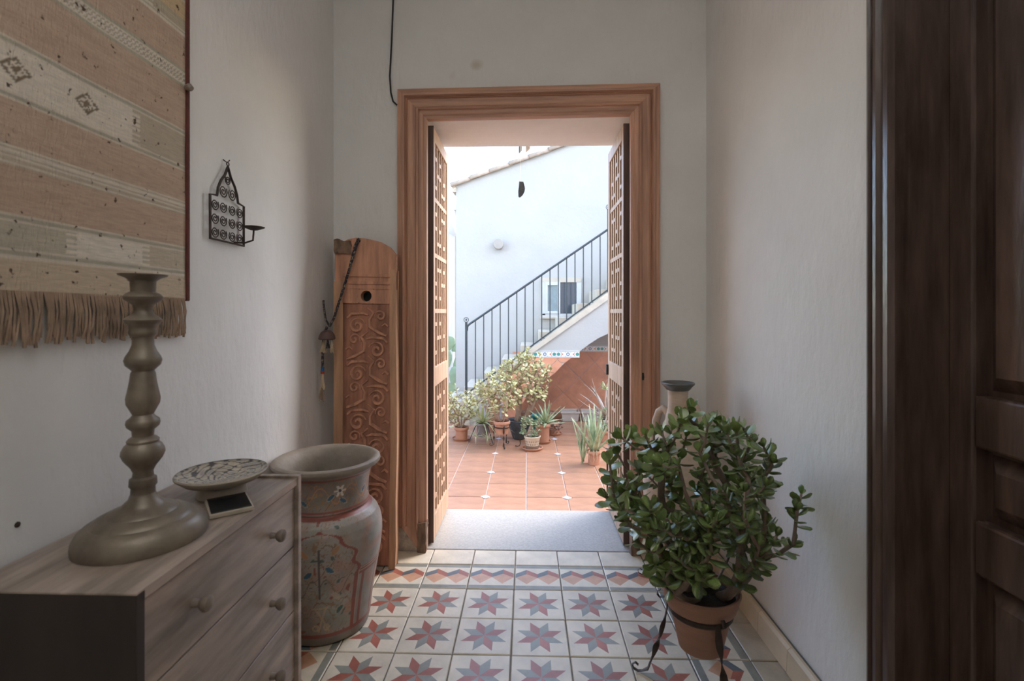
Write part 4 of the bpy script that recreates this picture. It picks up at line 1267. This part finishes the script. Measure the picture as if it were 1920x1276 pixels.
# left bushy jade on its saucer
t = pot('potted_succulent', 'bushy pale succulent in a small terracotta pot with saucer beside the spider plant', 'plant', PP(-.705, 5.30), .080, .062, .125, M['terracotta'], .105)
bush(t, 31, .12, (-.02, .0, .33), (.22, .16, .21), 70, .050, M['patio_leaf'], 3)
# spider plant in grey pot on wire legs
t = pot('spider_plant', 'spider plant with drooping striped leaves in a grey pot with wire legs', 'plant', PP(-.470, 5.22, .06), .075, .06, .14, M['grey_pot'])
rosette(t, 3, .13, 44, .29, .0095, M['spider'], (15, 78), .75, thick=.25)
rosette(t, 13, .02, 10, .13, .006, M['spider'], (10, 60), .6, off=(-.06, -.12), thick=.25)
rosette(t, 14, .00, 10, .12, .006, M['spider'], (10, 60), .6, off=(.06, -.13), thick=.25)
for a in (200, 320, 80):
    MB().tube([(.078 * math.cos(R(a)), .078 * math.sin(R(a)), .11), (.15 * math.cos(R(a)), .15 * math.sin(R(a)), -.058)], .005, 6).build('wire_leg', M['black_iron'], t)
# brick ledge and terracotta planter with dry grass behind
led = tag(MB().box(-.12, .12, -.10, .10, 0, .075).build('ledge_block', M['terracotta'], None, bevel=.004, loc=PP(-.36, 5.72)), 'terracotta block under the planter of dry grass', 'block')
t = pot('dry_grass_planter', 'terracotta planter of dry pale grass standing on a terracotta block', 'plant', PP(-.40, 5.74, .076), .105, .075, .22, M['terracotta'])
MB().lathe([(.10, .215), (.125, .218), (.128, .232), (.10, .236)], 28, cap=False).build('rim_plate', M['tray'], t, True)
MB().lathe([(.075, .234), (.09, .238), (.112, .30), (.115, .31), (.108, .31), (.085, .25)], 28, cap=False).build('bowl', M['terracotta'], t, True)
mb = MB(); q = random.Random(8)
for i in range(230):
    a, e = q.uniform(0, 6.28), q.uniform(.2, 1.45)
    l = q.uniform(.10, .23)
    d = Vector((math.cos(a) * math.cos(e), math.sin(a) * math.cos(e), math.sin(e)))
    p0 = Vector((-.01 + q.uniform(-.05, .05), q.uniform(-.05, .05), .285))
    mb.tube([p0, p0 + d * l * .6, p0 + d * l + Vector((0, 0, -.02))], [.0014, .0012, .0006], 3)
stuff(mb.build('dry_grass', M['dry_grass'], t))
# jade in a terracotta pot held by a tall iron tripod
t = pot('jade_on_tripod', 'pale green jade bush in a terracotta pot raised on a thin iron tripod', 'plant', PP(-.255, 5.02, .135), .085, .066, .13, M['terracotta'])
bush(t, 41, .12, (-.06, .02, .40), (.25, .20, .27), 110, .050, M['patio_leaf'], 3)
ts = thing('iron_tripod', 'thin rusty iron tripod holding a terracotta pot above the patio tiles', 'plant stand', PP(-.255, 5.02))
MB().tube([(.080 * math.cos(2 * math.pi * k / 24), .080 * math.sin(2 * math.pi * k / 24), .205) for k in range(24)], .006, 5, closed=True).build('ring', M['iron'], ts)
for a in (285, 170, 60): stand_leg(R(a), .080, .098, .205, ts, .008)
# large jade tree in the dark glazed pot
t = pot('large_jade_tree', 'largest pale jade tree of the patio growing in a dark glazed tapering pot', 'plant', PP(-.085, 5.35), .13, .065, .21, M['glazed_dark'],
        prof_=[(0, 0), (.062, 0), (.07, .01), (.122, .16), (.130, .195), (.134, .205), (.130, .212), (.118, .208), (.112, .19)])
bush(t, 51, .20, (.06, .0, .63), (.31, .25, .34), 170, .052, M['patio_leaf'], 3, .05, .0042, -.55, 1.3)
for a in (250, 10, 130):
    c_, s_ = math.cos(R(a)), math.sin(R(a))
    pr_ = [(.10, .10), (.115, .05), (.125, .012), (.14, .004), (.155, .012), (.155, .03), (.143, .035)]
# wire stand with a curled foot beside the dark pot
tag(MB().tube([(x, 0, z) for x, z in [(-.035, .012), (-.045, .004), (-.022, .001), (.0, .008), (.008, .03), (.002, .075), (.01, .12), (.03, .145), (.06, .15)]], .0042, 6).build('curled_wire', M['iron'], None, True, loc=PP(-.075, 5.02, .004)),
    'curled rusty wire foot standing before the dark glazed pot', 'wire')
# cream woven-look cup with a small succulent
t = thing('small_succulent', 'small succulent in a cream woven-look cup on a terracotta saucer', 'plant', PP(.053, 4.93))
MB().lathe([(0, 0), (.090, 0), (.105, .022), (.099, .024), (.086, .010), (0, .010)], 32).build('saucer', M['terracotta'], t, True)
MB().lathe([(0, .011), (.060, .011), (.064, .04), (.076, .115), (.082, .122), (.083, .135), (.077, .137), (.072, .12)], 36, cap=False).build('cup', M['cream_pot'], t, True)
for k in range(24):
    a = 2 * math.pi * k / 24
    for z, h in ((.062, .012), (.090, .012)):
        rr = .064 + .012 * (z - .04) / .075 + .001
        aa = a + (.13 if z > .07 else 0)
        MB().add([(rr * math.cos(aa + da) , rr * math.sin(aa + da), z + dz) for da, dz in ((-.055, 0), (0, -h), (.055, 0), (0, h))], [(0, 1, 2, 3)]).build('weave_slot', M['brown_weave'], t)
MB().lathe([(.0605, .012), (.0655, .014), (.0675, .044), (.064, .046)], 36, cap=False).build('woven_band', M['brown_weave'], t, True)
MB().lathe([(0, .118), (.072, .116)], 20, cap=False).build('soil', M['soil'], t)
bush(t, 61, .115, (-.015, 0, .23), (.12, .09, .12), 40, .036, M['patio_leaf_dk'], 3, .03, .0022, -.6, .6)
# aloe in terracotta pot
t = pot('spiky_aloe', 'spiky grey-green aloe in a terracotta pot on a saucer beside the cream cup', 'plant', PP(.165, 5.20), .085, .068, .19, M['terracotta'], .09)
rosette(t, 71, .20, 20, .28, .021, M['aloe'], (0, 82), .12, off=(.03, -.01), thick=.4)
# brown succulents in a low pot
t = pot('brown_succulent', 'low pot overgrown with small brown succulent rosettes behind the spiky aloe', 'plant', PP(.305, 5.55), .075, .06, .12, M['terracotta'], .09)
M['brown_leaf'] = mat('brown_succulent_leaf', (.20, .12, .085), .5, .4, 22, c2=(.38, .27, .19))
bush(t, 81, .10, (0.0, -.03, .13), (.11, .09, .12), 30, .034, M['brown_leaf'], 3, .03, .0022, -.9, .6)
# teal glazed pot peeking out behind the aloe
tag(MB().lathe(pot_prof(.065, .05, .25), 24, cap=False).build('teal_pot', M['teal'], None, True, loc=PP(.115, 5.42)), 'teal glazed pot half hidden behind the spiky aloe', 'pot')
# two empty planter troughs under the stair
for x, lab in ((.545, 'empty grey-beige planter trough under the stair, beside the brown succulent'), (.80, 'empty grey-beige planter trough under the stair, behind the upright aloe')):
    t = thing('planter_trough', lab, 'planter', PP(x, 6.30), 'planter troughs under the stair')
    w0, w1, d0, d1, h = .098, .115, .085, .10, .125
    vs = [(-w0, -d0, 0), (w0, -d0, 0), (w0, d0, 0), (-w0, d0, 0), (-w1, -d1, h), (w1, -d1, h), (w1, d1, h), (-w1, d1, h),
          (-w1 + .012, -d1 + .012, h), (w1 - .012, -d1 + .012, h), (w1 - .012, d1 - .012, h), (-w1 + .012, d1 - .012, h),
          (-w0 + .012, -d0 + .012, .02), (w0 - .012, -d0 + .012, .02), (w0 - .012, d0 - .012, .02), (-w0 + .012, d0 - .012, .02)]
    fs = [(3, 2, 1, 0)] + [(i, (i + 1) % 4, (i + 1) % 4 + 4, i + 4) for i in range(4)] + [(i + 4, (i + 1) % 4 + 4, (i + 1) % 4 + 8, i + 8) for i in range(4)] + [(i + 8, (i + 1) % 4 + 8, (i + 1) % 4 + 12, i + 12) for i in range(4)] + [(12, 13, 14, 15)]
    MB().add(vs, fs).build('trough', M['tray'], t, bevel=.003)
    MB().box(-w1 - .006, w1 + .006, -d1 - .006, -d1 + .004, h - .022, h).build('rim', M['tray'], t, bevel=.002)
# upright aloe at the right
t = pot('upright_aloe', 'upright green aloe with dangling roots in a terracotta pot by an open door leaf', 'plant', PP(.605, 4.47), .062, .052, .125, M['terracotta'])
rosette(t, 91, .10, 15, .42, .027, M['aloe'], (48, 88), .06, thick=.45)
rosette(t, 92, .02, 7, .40, .018, M['aloe'], (72, 88), .05, off=(-.10, .0), thick=.45)
mb = MB(); q = random.Random(2)
for i in range(9):
    a = q.uniform(3.6, 5.8); x0 = .05 * math.cos(a); y0 = .062 * math.sin(a)
    mb.tube([(x0, y0, .135), (x0 * 1.3, y0 * 1.12, .10), (x0 * 1.25 + q.uniform(-.02, .02), y0 * 1.14, .13 - q.uniform(.06, .11))], [.003, .0022, .0012], 4)
mb.build('roots', M['cream_wool'], t, True)
MB().tube([(-.105, 0, .03), (-.107, .002, -.001)], .010, 6).build('offset_stem', M['aloe'], t)
# pinkish aloe and tall flowering stem behind it, by the right leaf
t = pot('pink_aloe', 'pinkish arching aloe behind the upright aloe', 'plant', PP(.90, 5.60), .10, .08, .17, M['cream_pot'])
rosette(t, 101, .17, 18, .46, .024, M['aloe_pink'], (20, 80), .28, thick=.4)
t = pot('flowering_stem_plant', 'tall bare stem with yellowish leaves at its top beside the pinkish aloe', 'plant', PP(.83, 5.22), .07, .055, .13, M['terracotta'])
MB().tube([(0, 0, .12), (.01, 0, .28), (-.005, 0, .42), (.004, 0, .56), (-.012, 0, .60)], [.009, .008, .008, .008, .005], 7).build('stem', M['aloe_pink'], t, True)
MB().tube([(.004, 0, .55), (-.03, 0, .56), (-.03, 0, .64)], .006, 6).build('stem_shoot', M['spider'], t, True)
rosette(t, 111, .56, 9, .10, .010, M['spider'], (5, 60), .5, thick=.4)
bush(t, 112, .12, (.02, 0, .26), (.10, .08, .13), 26, .030, M['patio_leaf_dk'], 3, .03, .002, -.8, .6)
# cactus with big pads beyond, at the left
t = thing('prickly_pear', 'prickly pear with large green pads behind the stair foot', 'cactus', PP(-1.14, 7.3))
def pad(x, y, z, w, h, tilt, yaw):
    mb = MB().lathe([(.02, 0), (w * .55, h * .18), (w * .92, h * .45), (w, h * .66), (w * .8, h * .9), (w * .4, h * .99), (0, h)], 16)
    mb.v = [(a * .72, b * .16, c * .92) for a, b, c in mb.v]
    mb.xf(Matrix.Translation((x, y, z)) @ Matrix.Rotation(R(yaw), 4, 'Z') @ Matrix.Rotation(R(tilt), 4, 'Y')).build('pad', M['cactus'], t, True)
for a in ((0, 0, 0, .13, .36, 4, 10), (.03, -.02, .30, .12, .30, 14, -10), (-.08, .02, .32, .11, .28, -25, 20), (.05, 0, .55, .11, .27, 40, 5), (-.02, -.03, .56, .11, .28, -8, -15), (.02, .02, .80, .10, .22, 60, 0), (-.16, 0, .52, .11, .26, -40, 0), (-.03, 0, .80, .11, .24, 10, 0)): pad(*a)

# wind chime under the lintel's outer edge: bamboo tubes, cord and slate sail
wc = thing('wind_chime', 'bamboo wind chime with a dark slate sail hanging outside the doorway', 'wind chime', (-.04, 3.06, 2.48))
MB().lathe([(0, -.02), (.07, -.02), (.075, -.01), (.07, 0), (0, 0)], 24).build('disc', M['bamboo'], wc, True)
for k, (x, y, b) in enumerate(((-.002, .045, -.305), (.047, -.01, -.312), (.03, .05, -.26), (-.045, .02, -.25), (-.03, -.04, -.255))):
    r = .016 if k == 1 else .010
    mb = MB().tube([(x, y, -.08), (x, y, b)], r, 12)
    mb.v = [(p[0], p[1], p[2] + (.9 * (p[0] - x) if p[2] < -.2 else 0)) for p in mb.v]
    mb.build('bamboo_tube', M['bamboo'] if k else M['stone'], wc, True)
    MB().tube([(x, y, -.08), (x, y, -.01)], .001, 4).build('string', M['cream_pot'], wc)
MB().tube([(0, 0, -.02), (0, 0, -.505)], .0011, 4).build('sail_string', M['cream_pot'], wc)
MB().tube([(0, 0, .0), (0, 0, .20)], .0015, 4).build('hanging_cord', M['cream_pot'], wc)
MB().tube([(0, .004, .205), (0, -.01, .21), (0, -.139, .21)], .005, 6).build('wall_hook', M['iron'], wc)
MB().prism([(-.008, 0), (.014, -.002), (.020, -.022), (.024, -.042), (.020, -.062), (.008, -.083), (-.006, -.094), (-.013, -.090), (-.014, -.06), (-.010, -.03)], -.005, .005, 'y').xf(Matrix.Translation((.002, 0, -.505))).build('slate_sail', M['stone'], wc, bevel=.002)
